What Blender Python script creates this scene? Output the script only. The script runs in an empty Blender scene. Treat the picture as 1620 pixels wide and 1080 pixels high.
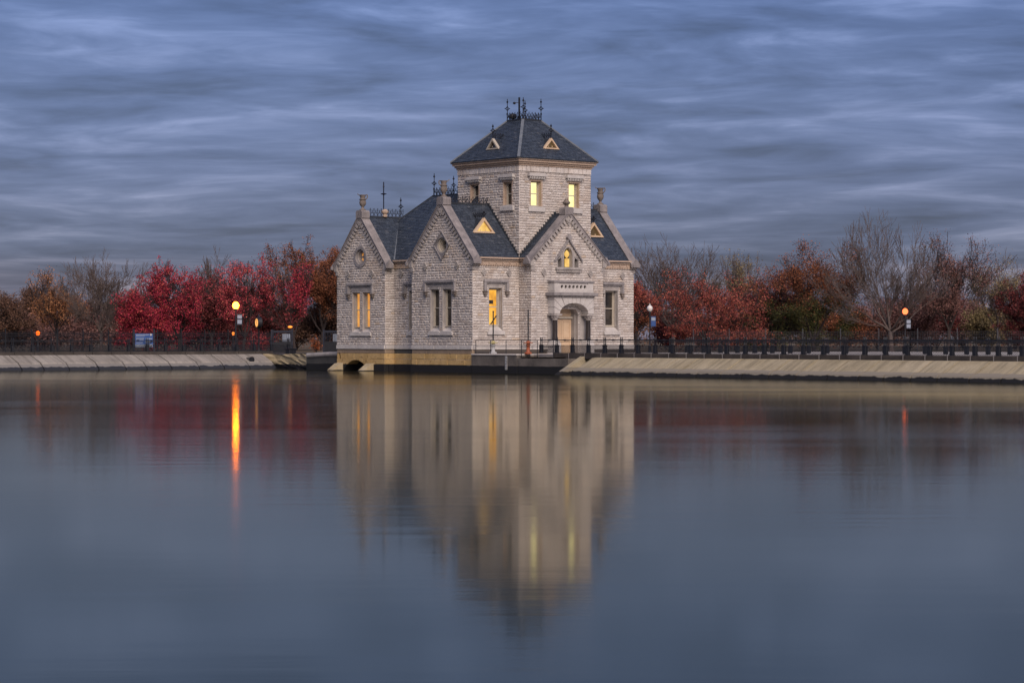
import bpy, bmesh, math, random
import numpy as np
from mathutils import Vector, Matrix
R = math.radians
rnd = random.Random(7)
scene = bpy.context.scene
COL = scene.collection

# ------------------------------------------------------------------ camera
EYE = 2.44                                   # metres above the water
cam_d = bpy.data.cameras.new('camera')
cam = bpy.data.objects.new('camera', cam_d)
COL.objects.link(cam)
cam.location = (0, 0, EYE)
cam.rotation_euler = (R(90), 0, 0)
cam_d.sensor_width = 36
cam_d.lens = 85
cam_d.shift_y = -4 / 1620
cam_d.clip_start = 0.5
cam_d.clip_end = 9000
scene.camera = cam

# ------------------------------------------------------------------ light, sky, exposure
SUN_EL, SUN_AZ = 38, 163                     # azimuth clockwise from +Y
sun_d = bpy.data.lights.new('sun', 'SUN')
sun_d.energy = 1.5
sun_d.angle = R(42)
sun_d.color = (1.0, 0.85, 0.74)
sun = bpy.data.objects.new('sun', sun_d)
COL.objects.link(sun)
_sd = Vector((math.sin(R(SUN_AZ)) * math.cos(R(SUN_EL)), math.cos(R(SUN_AZ)) * math.cos(R(SUN_EL)), math.sin(R(SUN_EL))))
sun.rotation_euler = _sd.to_track_quat('Z', 'Y').to_euler()
sun.location = (30, -20, 60)
scene.view_settings.view_transform = 'Standard'
scene.view_settings.look = 'None'
scene.view_settings.gamma = 1
scene.view_settings.exposure = 1.45
scene.view_settings.use_curve_mapping = False


class NT:
    """small node-tree helper"""
    def __init__(s, tree):
        s.t = tree
        tree.nodes.clear()
    def n(s, kind, **kw):
        nd = s.t.nodes.new(kind)
        ins = kw.pop('ins', {})
        for k, v in kw.items():
            setattr(nd, k, v)
        for k, v in ins.items():
            if isinstance(v, bpy.types.NodeSocket):
                s.t.links.new(v, nd.inputs[k])
            else:
                nd.inputs[k].default_value = v
        return nd
    def link(s, a, b):
        s.t.links.new(a, b)
    def math(s, op, a, b=0.0, clamp=False):
        nd = s.n('ShaderNodeMath', operation=op, use_clamp=clamp, ins={0: a, 1: b})
        return nd.outputs[0]
    def noise(s, vec, scale, detail=3, rough=0.55, out='Fac'):
        nd = s.n('ShaderNodeTexNoise', ins={'Vector': vec, 'Scale': scale, 'Detail': detail, 'Roughness': rough})
        return nd.outputs[out]
    def ramp(s, fac, stops, interp='LINEAR'):
        nd = s.n('ShaderNodeValToRGB', ins={'Fac': fac})
        cr = nd.color_ramp
        cr.interpolation = interp
        while len(cr.elements) > 1:
            cr.elements.remove(cr.elements[-1])
        for i, (p, c) in enumerate(stops):
            e = cr.elements[0] if i == 0 else cr.elements.new(p)
            e.position = p
            e.color = tuple(c) + (1,) if len(c) == 3 else c
        return nd.outputs[0]
    def mix(s, fac, a, b, mode='MIX'):
        nd = s.n('ShaderNodeMix', data_type='RGBA', blend_type=mode)
        for k, v in ((0, fac), (6, a), (7, b)):
            if isinstance(v, bpy.types.NodeSocket):
                s.link(v, nd.inputs[k])
            else:
                nd.inputs[k].default_value = (tuple(v) + (1,)) if isinstance(v, tuple) and len(v) == 3 else v
        return nd.outputs[2]


world = bpy.data.worlds.new('World')
scene.world = world
world.use_nodes = True
w = NT(world.node_tree)
tc = w.n('ShaderNodeTexCoord').outputs['Generated']
sep = w.n('ShaderNodeSeparateXYZ', ins={0: tc})
zc = w.math('MAXIMUM', sep.outputs[2], 0.0)
sq = w.math('SQRT', w.math('ADD', zc, 0.004))
lay = w.n('ShaderNodeCombineXYZ', ins={0: w.math('MULTIPLY', sep.outputs[0], 1.25), 1: w.math('MULTIPLY', sep.outputs[1], 1.25), 2: w.math('MULTIPLY', sq, 5.4)}).outputs[0]
warp = w.n('ShaderNodeTexNoise', ins={'Vector': lay, 'Scale': 5.0, 'Detail': 2.0}).outputs['Color']
wv = w.n('ShaderNodeVectorMath', operation='SUBTRACT', ins={0: warp, 1: (0.5, 0.5, 0.5)}).outputs[0]
wv = w.n('ShaderNodeVectorMath', operation='SCALE', ins={0: wv, 'Scale': 0.15}).outputs[0]
lay2 = w.n('ShaderNodeVectorMath', operation='ADD', ins={0: lay, 1: wv}).outputs[0]
streak = w.noise(lay2, 10.0, 6.0, 0.54)
broad = w.noise(lay2, 3.2, 2.0, 0.5)
patch = w.noise(lay2, 24.0, 4.0, 0.55)
grad = w.ramp(zc, [(0.0, (0.190, 0.175, 0.215)), (0.012, (0.150, 0.152, 0.200)), (0.024, (0.150, 0.155, 0.205)), (0.036, (0.110, 0.142, 0.222)),
                   (0.07, (0.122, 0.168, 0.300)), (0.14, (0.108, 0.172, 0.350)), (0.5, (0.11, 0.17, 0.32)), (1.0, (0.12, 0.17, 0.29))])
shade = w.ramp(streak, [(0.30, (0.47, 0.51, 0.59)), (0.44, (0.81, 0.84, 0.89)), (0.55, (1.08, 1.07, 1.06)), (0.70, (1.98, 1.76, 1.52))])
bshade = w.ramp(broad, [(0.3, (0.72, 0.75, 0.80)), (0.7, (1.28, 1.23, 1.17))])
pshade = w.ramp(patch, [(0.32, (0.84, 0.86, 0.89)), (0.52, (1.0, 1.0, 1.0)), (0.72, (1.34, 1.27, 1.19))])
cl = w.mix(1.0, grad, shade, 'MULTIPLY')
cl = w.mix(1.0, cl, bshade, 'MULTIPLY')
cl = w.mix(1.0, cl, pshade, 'MULTIPLY')
cl = w.mix(1.0, cl, (3.06, 3.10, 3.68), 'MULTIPLY')
sky = w.n('ShaderNodeTexSky', sky_type='NISHITA', sun_disc=False, sun_elevation=R(SUN_EL), sun_rotation=R(SUN_AZ), altitude=150, air_density=1.2, dust_density=2.0)
mixed = w.mix(0.95, sky.outputs[0], cl)
bg = w.n('ShaderNodeBackground', ins={'Color': mixed, 'Strength': 0.1})
w.link(bg.outputs[0], w.n('ShaderNodeOutputWorld').inputs[0])

# ------------------------------------------------------------------ materials
MAT = {}


def pbr(name, col=None, rough=0.8, build=None, metallic=0.0, spec=0.3):
    m = bpy.data.materials.new(name)
    m.use_nodes = True
    t = NT(m.node_tree)
    p = t.n('ShaderNodeBsdfPrincipled', ins={'Roughness': rough, 'Metallic': metallic, 'Specular IOR Level': spec})
    if col:
        p.inputs['Base Color'].default_value = tuple(col) + (1,)
    if build:
        build(t, p)
    t.link(p.outputs[0], t.n('ShaderNodeOutputMaterial').inputs[0])
    MAT[name] = m
    return m


def obj_co(t):
    return t.n('ShaderNodeTexCoord').outputs['Object']


def island(t):
    return t.n('ShaderNodeNewGeometry').outputs['Random Per Island']


def bump(t, p, h, dist, strength=1.0):
    b = t.n('ShaderNodeBump', ins={'Height': h, 'Distance': dist, 'Strength': strength})
    t.link(b.outputs[0], p.inputs['Normal'])


def mottled(name, a, b, scale, rough=0.85, bd=0.01, grain=30, streaks=0.0, dark=(0.05, 0.05, 0.05)):
    def f(t, p):
        co = obj_co(t)
        n1 = t.noise(co, scale, 5, 0.6)
        c = t.ramp(n1, [(0.3, a), (0.7, b)])
        g = t.noise(co, grain, 3)
        c = t.mix(0.55, c, t.ramp(g, [(0.25, (0.45,) * 3), (0.6, (1.0,) * 3), (0.8, (1.25,) * 3)]), 'MULTIPLY')
        if streaks:
            mp = t.n('ShaderNodeMapping', ins={'Vector': co, 'Scale': (2.2, 2.2, 0.12)}).outputs[0]
            s = t.ramp(t.noise(mp, 1.6, 4, 0.6), [(0.5, (0, 0, 0)), (0.68, (1, 1, 1))])
            c = t.mix(t.math('MULTIPLY', s, streaks), c, dark)
        t.link(c, p.inputs['Base Color'])
        bump(t, p, g, bd)
    return pbr(name, rough=rough, build=f)


def stone_mat(name, ramp, rough=0.9):
    def f(t, p):
        co = obj_co(t)
        c = t.ramp(island(t), ramp)
        n = t.noise(co, 9, 4, 0.65)
        c = t.mix(0.8, c, t.ramp(n, [(0.25, (0.55, 0.53, 0.52)), (0.5, (0.95, 0.95, 0.95)), (0.75, (1.2, 1.2, 1.2))]), 'MULTIPLY')
        mp = t.n('ShaderNodeMapping', ins={'Vector': co, 'Scale': (0.9, 0.9, 0.16)}).outputs[0]
        s = t.ramp(t.noise(mp, 1.1, 4, 0.62), [(0.52, (0, 0, 0)), (0.72, (1, 1, 1))])
        c = t.mix(t.math('MULTIPLY', s, 0.5), c, (0.17, 0.155, 0.16))
        o = t.noise(co, 0.55, 3, 0.5)
        c = t.mix(t.math('MULTIPLY', t.ramp(o, [(0.52, (0, 0, 0)), (0.7, (1, 1, 1))]), 0.35), c, (0.42, 0.30, 0.20))
        t.link(c, p.inputs['Base Color'])
        bump(t, p, n, 0.03)
    return pbr(name, rough=rough, build=f, spec=0.15)


stone_mat('limestone', [(0.0, (0.37, 0.32, 0.29)), (0.12, (0.44, 0.39, 0.36)), (0.4, (0.49, 0.44, 0.41)), (0.7, (0.515, 0.47, 0.44)), (0.94, (0.55, 0.505, 0.48)), (1.0, (0.46, 0.37, 0.29))])
mottled('mortar', (0.31, 0.28, 0.26), (0.39, 0.355, 0.335), 2.0)
mottled('dressed_stone', (0.27, 0.245, 0.235), (0.40, 0.365, 0.345), 1.4, streaks=0.35, dark=(0.13, 0.12, 0.125))
mottled('coping_stone', (0.16, 0.145, 0.15), (0.29, 0.26, 0.26), 1.6, streaks=0.5, dark=(0.10, 0.095, 0.10))
mottled('hood_stone', (0.19, 0.175, 0.18), (0.31, 0.285, 0.285), 1.8, streaks=0.3)
mottled('cornice_stone', (0.34, 0.25, 0.19), (0.43, 0.33, 0.26), 1.6)
mottled('urn_stone', (0.10, 0.085, 0.075), (0.22, 0.18, 0.16), 2.5)
mottled('sill_stone', (0.40, 0.37, 0.36), (0.52, 0.49, 0.47), 2.0)


def wet(name, a, b, line, wob, tide=(0.012, 0.012, 0.014), scale=1.3, speck=0.0, mid=None, run=None):
    """masonry that is black and wet below an uneven tide line"""
    def f(t, p):
        co = obj_co(t)
        geo = t.n('ShaderNodeNewGeometry')
        pos = geo.outputs['Position']
        z = t.n('ShaderNodeSeparateXYZ', ins={0: pos}).outputs[2]
        c = t.ramp(t.noise(pos, scale, 4, 0.6), [(0.3, a), (0.7, b)])
        c = t.mix(0.6, c, t.ramp(geo.outputs['Random Per Island'], [(0.0, (0.75,) * 3), (1.0, (1.15,) * 3)]), 'MULTIPLY')
        g = t.noise(pos, 14, 3)
        c = t.mix(0.5, c, t.ramp(g, [(0.3, (0.6,) * 3), (0.7, (1.15,) * 3)]), 'MULTIPLY')
        if run:
            mp = t.n('ShaderNodeMapping', ins={'Vector': co, 'Scale': run}).outputs[0]
            s = t.ramp(t.noise(mp, 1.0, 5, 0.7), [(0.36, (0.50, 0.49, 0.47)), (0.5, (0.98,) * 3), (0.66, (1.25, 1.22, 1.18))])
            c = t.mix(0.6, c, s, 'MULTIPLY')
        if speck:
            s = t.ramp(t.noise(pos, 4.5, 4, 0.7), [(0.60, (0, 0, 0)), (0.66, (1, 1, 1))])
            c = t.mix(t.math('MULTIPLY', s, speck), c, (0.05, 0.04, 0.03))
        if mid:
            zz = t.math('ADD', z, t.math('MULTIPLY', t.noise(pos, 0.8, 3), 0.12))
            c = t.mix(t.ramp(zz, [(mid[0], (1, 1, 1)), (mid[0] + 0.06, (0, 0, 0))]), c, mid[1])
        mp = t.n('ShaderNodeMapping', ins={'Vector': pos, 'Scale': (1, 1, 0.3)}).outputs[0]
        zz = t.math('ADD', z, t.math('MULTIPLY', t.math('SUBTRACT', t.noise(mp, 1.4, 5, 0.65), 0.5), wob))
        k = t.ramp(t.math('SUBTRACT', zz, line - 0.5), [(0.48, (1, 1, 1)), (0.52, (0, 0, 0))])
        c = t.mix(k, c, tide)
        t.link(c, p.inputs['Base Color'])
        bump(t, p, g, 0.015)
    return pbr(name, rough=0.8, build=f, spec=0.25)


wet('yellow_base', (0.36, 0.235, 0.095), (0.47, 0.325, 0.155), 0.52, 0.10, speck=0.75)
wet('brown_band', (0.20, 0.15, 0.11), (0.28, 0.21, 0.15), -5, 0.1, speck=0.25)
wet('pier_concrete', (0.075, 0.066, 0.06), (0.155, 0.135, 0.12), 0.52, 0.10, scale=0.9)
wet('bank_right', (0.28, 0.235, 0.155), (0.38, 0.325, 0.23), 0.22, 0.36, scale=0.5, mid=(0.52, (0.21, 0.185, 0.15)), run=(0.3, 3.0, 0.3))
wet('bank_left', (0.20, 0.18, 0.16), (0.29, 0.265, 0.24), 0.26, 0.38, tide=(0.02, 0.022, 0.03), scale=0.5, mid=(0.50, (0.16, 0.15, 0.145)), run=(3.0, 0.3, 0.3))
wet('rubble', (0.30, 0.24, 0.14), (0.44, 0.36, 0.22), 0.35, 0.4, scale=0.8, speck=0.6)
wet('cheek', (0.30, 0.24, 0.15), (0.42, 0.35, 0.24), 0.06, 0.10, speck=0.4)
wet('footing_dark', (0.05, 0.05, 0.05), (0.08, 0.075, 0.07), 0.50, 0.2)


def slate(t, p):
    co = obj_co(t)
    c = t.ramp(island(t), [(0.0, (0.028, 0.036, 0.052)), (0.5, (0.036, 0.046, 0.065)), (0.92, (0.044, 0.055, 0.076)), (1.0, (0.070, 0.078, 0.095))])
    g = t.noise(co, 3, 4, 0.6)
    c = t.mix(0.7, c, t.ramp(g, [(0.3, (0.7,) * 3), (0.7, (1.2,) * 3)]), 'MULTIPLY')
    t.link(c, p.inputs['Base Color'])
    r = t.ramp(island(t), [(0, (0.45,) * 3), (1, (0.55,) * 3)])
    t.link(r, p.inputs['Roughness'])


pbr('slate', build=slate, spec=0.5)
mottled('lead', (0.10, 0.115, 0.14), (0.16, 0.175, 0.20), 3, rough=0.55)
mottled('lead_dark', (0.018, 0.022, 0.03), (0.035, 0.04, 0.05), 3, rough=0.6)
mottled('iron', (0.010, 0.011, 0.015), (0.022, 0.023, 0.03), 6, rough=0.5, bd=0.002)
mottled('iron_grey', (0.05, 0.05, 0.058), (0.09, 0.09, 0.10), 6, rough=0.5, bd=0.002)
mottled('iron_blue', (0.012, 0.014, 0.026), (0.022, 0.025, 0.042), 6, rough=0.55, bd=0.002)
mottled('cream_paint', (0.40, 0.35, 0.29), (0.47, 0.42, 0.35), 3, rough=0.5, bd=0.001)
mottled('tan_paint', (0.52, 0.37, 0.25), (0.60, 0.45, 0.31), 1.5, rough=0.5, bd=0.001)
mottled('orange_paint', (0.26, 0.06, 0.03), (0.36, 0.12, 0.06), 5, rough=0.5, bd=0.002)
mottled('white_paint', (0.30, 0.30, 0.31), (0.46, 0.46, 0.46), 5, rough=0.5, bd=0.002)
mottled('yellow_brass', (0.36, 0.31, 0.14), (0.48, 0.42, 0.22), 5, rough=0.5, bd=0.002)
mottled('granite_dark', (0.020, 0.018, 0.018), (0.045, 0.035, 0.032), 8, rough=0.3, bd=0.001)
mottled('promenade', (0.42, 0.38, 0.36), (0.55, 0.51, 0.48), 0.4, rough=0.9)
mottled('asphalt', (0.045, 0.042, 0.042), (0.07, 0.065, 0.063), 0.8, rough=0.9)
mottled('kerb', (0.035, 0.030, 0.028), (0.075, 0.062, 0.055), 1.1, rough=0.85)
mottled('turf', (0.06, 0.055, 0.03), (0.12, 0.075, 0.045), 0.35, rough=1.0)
mottled('bark', (0.030, 0.022, 0.022), (0.060, 0.045, 0.043), 5, rough=0.95)
mottled('bark_grey', (0.085, 0.062, 0.056), (0.14, 0.108, 0.10), 5, rough=0.95)
mottled('banner_blue', (0.02, 0.05, 0.16), (0.03, 0.075, 0.22), 6, rough=0.7)
mottled('sign_blue', (0.025, 0.06, 0.20), (0.035, 0.09, 0.27), 9, rough=0.5)
mottled('sign_white', (0.22, 0.26, 0.34), (0.34, 0.38, 0.46), 14, rough=0.5)
mottled('inlet_shade', (0.004, 0.004, 0.005), (0.007, 0.007, 0.008), 3, rough=1)  # near-black colour for the shade inside the inlet


def glow(name, stops, strength, scale=2.0, stretch=(1, 1, 1)):
    """lit interior seen through glass: uneven warm light under a thin gloss"""
    m = bpy.data.materials.new(name)
    m.use_nodes = True
    t = NT(m.node_tree)
    mp = t.n('ShaderNodeMapping', ins={'Vector': obj_co(t), 'Scale': stretch}).outputs[0]
    c = t.ramp(t.noise(mp, scale, 3, 0.5), stops)
    p = t.n('ShaderNodeBsdfPrincipled', ins={'Base Color': (0.05, 0.035, 0.02, 1), 'Roughness': 0.06, 'Emission Color': c, 'Emission Strength': strength})
    t.link(p.outputs[0], t.n('ShaderNodeOutputMaterial').inputs[0])
    MAT[name] = m


glow('glow_yellow', [(0.25, (0.95, 0.62, 0.18)), (0.45, (1.0, 0.86, 0.36)), (0.7, (1.0, 0.93, 0.52))], 0.44, 0.8)
glow('glow_amber', [(0.25, (0.55, 0.22, 0.02)), (0.45, (1.0, 0.46, 0.04)), (0.7, (1.0, 0.66, 0.16))], 0.36, 1.0)
glow('glow_orange', [(0.25, (0.60, 0.22, 0.04)), (0.7, (1.0, 0.46, 0.10))], 0.32, 1.3)
glow('glow_dormer', [(0.2, (0.7, 0.36, 0.05)), (0.6, (1.0, 0.66, 0.2))], 0.36, 1.8)
glow('glow_dim', [(0.3, (0.10, 0.06, 0.025)), (0.7, (0.45, 0.28, 0.10))], 0.07, 1.5)


def dark_glass(t, p):
    co = obj_co(t)
    c = t.ramp(t.noise(co, 1.2, 2), [(0.35, (0.015, 0.014, 0.013)), (0.65, (0.06, 0.05, 0.042))])
    t.link(c, p.inputs['Base Color'])
    bump(t, p, t.noise(co, 1.5, 2), 0.01)


pbr('dark_glass', rough=0.05, build=dark_glass, spec=0.5)


def lampmat(name, col, strength):
    m = bpy.data.materials.new(name)
    m.use_nodes = True
    t = NT(m.node_tree)
    e = t.n('ShaderNodeEmission', ins={'Color': tuple(col) + (1,), 'Strength': strength})
    t.link(e.outputs[0], t.n('ShaderNodeOutputMaterial').inputs[0])
    MAT[name] = m


lampmat('sodium', (1.0, 0.20, 0.008), 20)
lampmat('sodium_pink', (1.0, 0.15, 0.05), 1.2)
lampmat('sodium_far', (1.0, 0.13, 0.010), 1.1)
lampmat('wall_light', (1.0, 0.25, 0.035), 0.9)
lampmat('clock_glow', (1.0, 0.44, 0.13), 0.5)
pbr('globe_off', (0.62, 0.58, 0.56), 0.3)


m = bpy.data.materials.new('water')
m.use_nodes = True
t = NT(m.node_tree)
co = obj_co(t)
m1 = t.n('ShaderNodeMapping', ins={'Vector': co, 'Scale': (0.22, 1.0, 1)}).outputs[0]
n1 = t.noise(m1, 1.4, 4, 0.55)
m2 = t.n('ShaderNodeMapping', ins={'Vector': co, 'Scale': (0.022, 0.11, 1), 'Rotation': (0, 0, R(6))}).outputs[0]
n2 = t.noise(m2, 1.0, 4, 0.6)
amp = t.ramp(n2, [(0.42, (0.15,) * 3), (0.66, (1.0,) * 3)])
rr = t.ramp(n2, [(0.35, (0.062,) * 3), (0.7, (0.098,) * 3)])
bp = t.n('ShaderNodeBump', ins={'Height': t.math('MULTIPLY', n1, amp), 'Distance': 0.0042, 'Strength': 1.0}).outputs[0]
body = t.n('ShaderNodeBsdfDiffuse', ins={'Color': (0.016, 0.020, 0.016, 1)})
gls = t.n('ShaderNodeBsdfGlossy', ins={'Color': (0.85, 0.82, 0.71, 1), 'Roughness': rr, 'Normal': bp})
fr = t.n('ShaderNodeFresnel', ins={'IOR': 1.333, 'Normal': bp})
ms = t.n('ShaderNodeMixShader', ins={0: fr.outputs[0], 1: body.outputs[0], 2: gls.outputs[0]})
t.link(ms.outputs[0], t.n('ShaderNodeOutputMaterial').inputs[0])
MAT['water'] = m


def leafmat(name, ramp, rough=0.75):
    def f(t, p):
        isl = island(t)
        c = t.ramp(isl, ramp)
        big = t.noise(obj_co(t), 0.45, 3, 0.6)
        c = t.mix(0.75, c, t.ramp(big, [(0.3, (0.55, 0.55, 0.6)), (0.55, (1.0, 1.0, 1.0)), (0.75, (1.35, 1.3, 1.1))]), 'MULTIPLY')
        t.link(c, p.inputs['Base Color'])
        p.inputs['Transmission Weight'].default_value = 0
    return pbr(name, rough=rough, build=f, spec=0.15)


leafmat('leaf_crimson', [(0, (0.13, 0.010, 0.028)), (0.4, (0.30, 0.022, 0.052)), (0.8, (0.44, 0.050, 0.070)), (1, (0.46, 0.12, 0.08))])
leafmat('leaf_rose', [(0, (0.182, 0.018, 0.036)), (0.4, (0.377, 0.047, 0.072)), (0.8, (0.520, 0.091, 0.098)), (1, (0.572, 0.169, 0.117))])
leafmat('leaf_scarlet', [(0, (0.12, 0.026, 0.026)), (0.4, (0.26, 0.060, 0.050)), (0.8, (0.36, 0.095, 0.072)), (1, (0.40, 0.16, 0.08))])
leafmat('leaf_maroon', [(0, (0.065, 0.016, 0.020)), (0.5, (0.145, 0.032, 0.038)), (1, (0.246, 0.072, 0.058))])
leafmat('leaf_rust', [(0, (0.084, 0.028, 0.017)), (0.5, (0.196, 0.070, 0.036)), (1, (0.308, 0.119, 0.056))])
leafmat('leaf_brown', [(0, (0.056, 0.032, 0.024)), (0.5, (0.136, 0.072, 0.051)), (1, (0.208, 0.120, 0.080))])
leafmat('leaf_orange', [(0, (0.163, 0.062, 0.031)), (0.5, (0.300, 0.125, 0.056)), (1, (0.413, 0.213, 0.100))])
leafmat('leaf_lamplit', [(0, (0.14, 0.035, 0.01)), (0.5, (0.28, 0.07, 0.02)), (1, (0.4, 0.13, 0.04))])  # orange lamp light put into the leaf colour
leafmat('leaf_mauve', [(0, (0.098, 0.046, 0.046)), (0.5, (0.195, 0.098, 0.088)), (1, (0.286, 0.156, 0.130))])
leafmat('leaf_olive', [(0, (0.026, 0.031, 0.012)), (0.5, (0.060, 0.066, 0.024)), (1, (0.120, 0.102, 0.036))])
leafmat('leaf_yellow', [(0, (0.120, 0.096, 0.042)), (0.5, (0.216, 0.168, 0.084)), (1, (0.288, 0.216, 0.120))])

# ------------------------------------------------------------------ mesh helpers
TH = R(40.6)
CT, ST = math.cos(TH), math.sin(TH)
X0, Y0 = (821.5 - 810) / 3825 * 178, 178.0     # foot of the tower's near corner


def uvw(u, v, z=0.0):
    return Vector((X0 + u * CT - v * ST, Y0 + u * ST + v * CT, z))


def setframe(o):
    """object whose mesh is written in the gatehouse's own axes"""
    o.location = (X0, Y0, 0)
    o.rotation_euler = (0, 0, TH)


class MB:
    def __init__(s):
        s.v, s.f = [], []
    def add(s, vs, fs):
        k = len(s.v)
        s.v += [tuple(p) for p in vs]
        s.f += [tuple(i + k for i in q) for q in fs]
        return s
    def hexa(s, p):
        return s.add(p, [(3, 2, 1, 0), (4, 5, 6, 7), (0, 1, 5, 4), (1, 2, 6, 5), (2, 3, 7, 6), (3, 0, 4, 7)])
    def box(s, x0, x1, y0, y1, z0, z1):
        return s.hexa([(x0, y0, z0), (x1, y0, z0), (x1, y1, z0), (x0, y1, z0), (x0, y0, z1), (x1, y0, z1), (x1, y1, z1), (x0, y1, z1)])
    def bar(s, a, b, wx, wz=None):
        """square bar between two points"""
        a, b = Vector(a), Vector(b)
        wz = wz or wx
        d = (b - a).normalized()
        x = d.cross(Vector((0, 0, 1)))
        x = Vector((1, 0, 0)) if x.length < 1e-4 else x.normalized()
        y = d.cross(x)
        x, y = x * wx / 2, y * wz / 2
        return s.hexa([a - x - y, a + x - y, a + x + y, a - x + y, b - x - y, b + x - y, b + x + y, b - x + y])
    def prism(s, poly, ext):
        n = len(poly)
        e = Vector(ext)
        pts = [Vector(p) for p in poly] + [Vector(p) + e for p in poly]
        return s.add(pts, [tuple(range(n - 1, -1, -1)), tuple(range(n, 2 * n))] + [(i, (i + 1) % n, n + (i + 1) % n, n + i) for i in range(n)])
    def lathe(s, prof, c, n=14, axis=None):
        """profile of (radius, height) round a vertical line through c"""
        k = len(s.v)
        m = len(prof)
        for r, h in prof:
            for i in range(n):
                a = 2 * math.pi * i / n
                if axis == 'v':
                    s.v.append((c[0] + r * math.cos(a), c[1] + h, c[2] + r * math.sin(a)))
                elif axis == 'u':
                    s.v.append((c[0] + h, c[1] + r * math.cos(a), c[2] + r * math.sin(a)))
                else:
                    s.v.append((c[0] + r * math.cos(a), c[1] + r * math.sin(a), c[2] + h))
        for j in range(m - 1):
            for i in range(n):
                i2 = (i + 1) % n
                s.f.append((k + j * n + i, k + j * n + i2, k + (j + 1) * n + i2, k + (j + 1) * n + i))
        s.f.append(tuple(k + i for i in range(n - 1, -1, -1)))
        s.f.append(tuple(k + (m - 1) * n + i for i in range(n)))
        return s
    def tube(s, pts, r, n=6):
        for a, b in zip(pts[:-1], pts[1:]):
            a, b = Vector(a), Vector(b)
            d = (b - a).normalized()
            x = d.cross(Vector((0, 0, 1)))
            x = Vector((1, 0, 0)) if x.length < 1e-4 else x.normalized()
            y = d.cross(x)
            ring = [(x * math.cos(2 * math.pi * i / n) + y * math.sin(2 * math.pi * i / n)) * r for i in range(n)]
            s.add([a + q for q in ring] + [b + q for q in ring],
                  [tuple(range(n - 1, -1, -1)), tuple(range(n, 2 * n))] + [(i, (i + 1) % n, n + (i + 1) % n, n + i) for i in range(n)])
        return s
    def build(s, name, mat, parent=None, smooth=False, recalc=True, bevel=0.0):
        me = bpy.data.meshes.new(name)
        me.from_pydata(s.v, [], s.f)
        if recalc:
            bm = bmesh.new()
            bm.from_mesh(me)
            if bevel:
                bmesh.ops.bevel(bm, geom=bm.edges[:], offset=bevel, segments=1, affect='EDGES', clamp_overlap=True)
            bmesh.ops.recalc_face_normals(bm, faces=bm.faces)
            bm.to_mesh(me)
            bm.free()
        me.materials.append(MAT[mat])
        if smooth:
            me.polygons.foreach_set('use_smooth', [True] * len(me.polygons))
            me.set_sharp_from_angle(angle=R(40))
        return link(name, me, parent)


def link(name, data, parent=None):
    o = bpy.data.objects.new(name, data)
    COL.objects.link(o)
    if parent:
        o.parent = parent
    return o


def tag(o, label=None, cat=None, group=None, kind=None):
    for k, v in (('label', label), ('category', cat), ('group', group), ('kind', kind)):
        if v:
            o[k] = v
    return o


def empty(name, loc=(0, 0, 0), rz=0.0):
    o = link(name, None)
    o.location = loc
    o.rotation_euler = (0, 0, rz)
    o.empty_display_size = 0.5
    return o


def thing(name, label, cat, loc=None, rz=0.0, group=None):
    o = empty(name, loc or (0, 0, 0), rz)
    if loc is None:
        setframe(o)
    return tag(o, label, cat, group)


def copy_tree(o, parent=None):
    c = o.copy()
    COL.objects.link(c)
    c.parent = parent
    for ch in list(o.children):
        copy_tree(ch, c)
    return c


# ------------------------------------------------------------------ the setting: water, ground, banks
def fence_u(v):                                # line of the near iron fence on the right bank
    return -3.0 + 0.05 * (v + 5.5)


TOPZ, WALK = 1.15, 1.22
o = MB().add([(-700, -500, 0), (700, -500, 0), (700, 260, 0), (-700, 260, 0)], [(0, 1, 2, 3)]).build('water', 'water')
tag(o, 'still dark reservoir water mirroring the sky and gatehouse', kind='structure')

V1, V2 = -150.0, 33.5                           # right bank runs to v = V1, left bank top lies at v = V2
gm = MB()
B_ = 6000


def sheet(mb, pts, z):
    mb.add([(a, b, z) for a, b in pts], [tuple(range(len(pts)))])


zg = 1.16
sheet(gm, [(fence_u(V1) + .2, V1), (B_, V1), (B_, -9), (fence_u(-9) + .2, -9)], zg)
sheet(gm, [(-4.3, -9), (B_, -9), (B_, 0.2), (-4.3, 0.2)], zg)
sheet(gm, [(-3.0, 0.2), (B_, 0.2), (B_, 21), (-3.0, 21)], zg)
sheet(gm, [(-3.0, 21), (B_, 21), (B_, V2), (2.5, V2)], zg)
sheet(gm, [(-220, V2), (B_, V2), (B_, B_), (-220, B_)], zg)
sheet(gm, [(-B_, -B_), (-220, -B_), (-220, B_), (-B_, B_)], zg)
sheet(gm, [(-220, -B_), (B_, -B_), (B_, V1), (-220, V1)], zg)
g = gm.build('ground', 'turf')
setframe(g)
tag(g, kind='structure')

# promenades behind the fences
pm = MB()
sheet(pm, [(fence_u(-140) + .3, -140), (80, -140), (27, -9.2), (fence_u(-9.2) + .3, -9.2)], 1.455)
o = pm.build('promenade', 'promenade')
setframe(o)
tag(o, kind='structure')
pm = MB()
sheet(pm, [(-200, V2 + .5), (30, V2 + .5), (30, V2 + 6.5), (-200, V2 + 6.5)], WALK)
o = pm.build('path', 'asphalt')
setframe(o)
tag(o, kind='structure')

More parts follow.
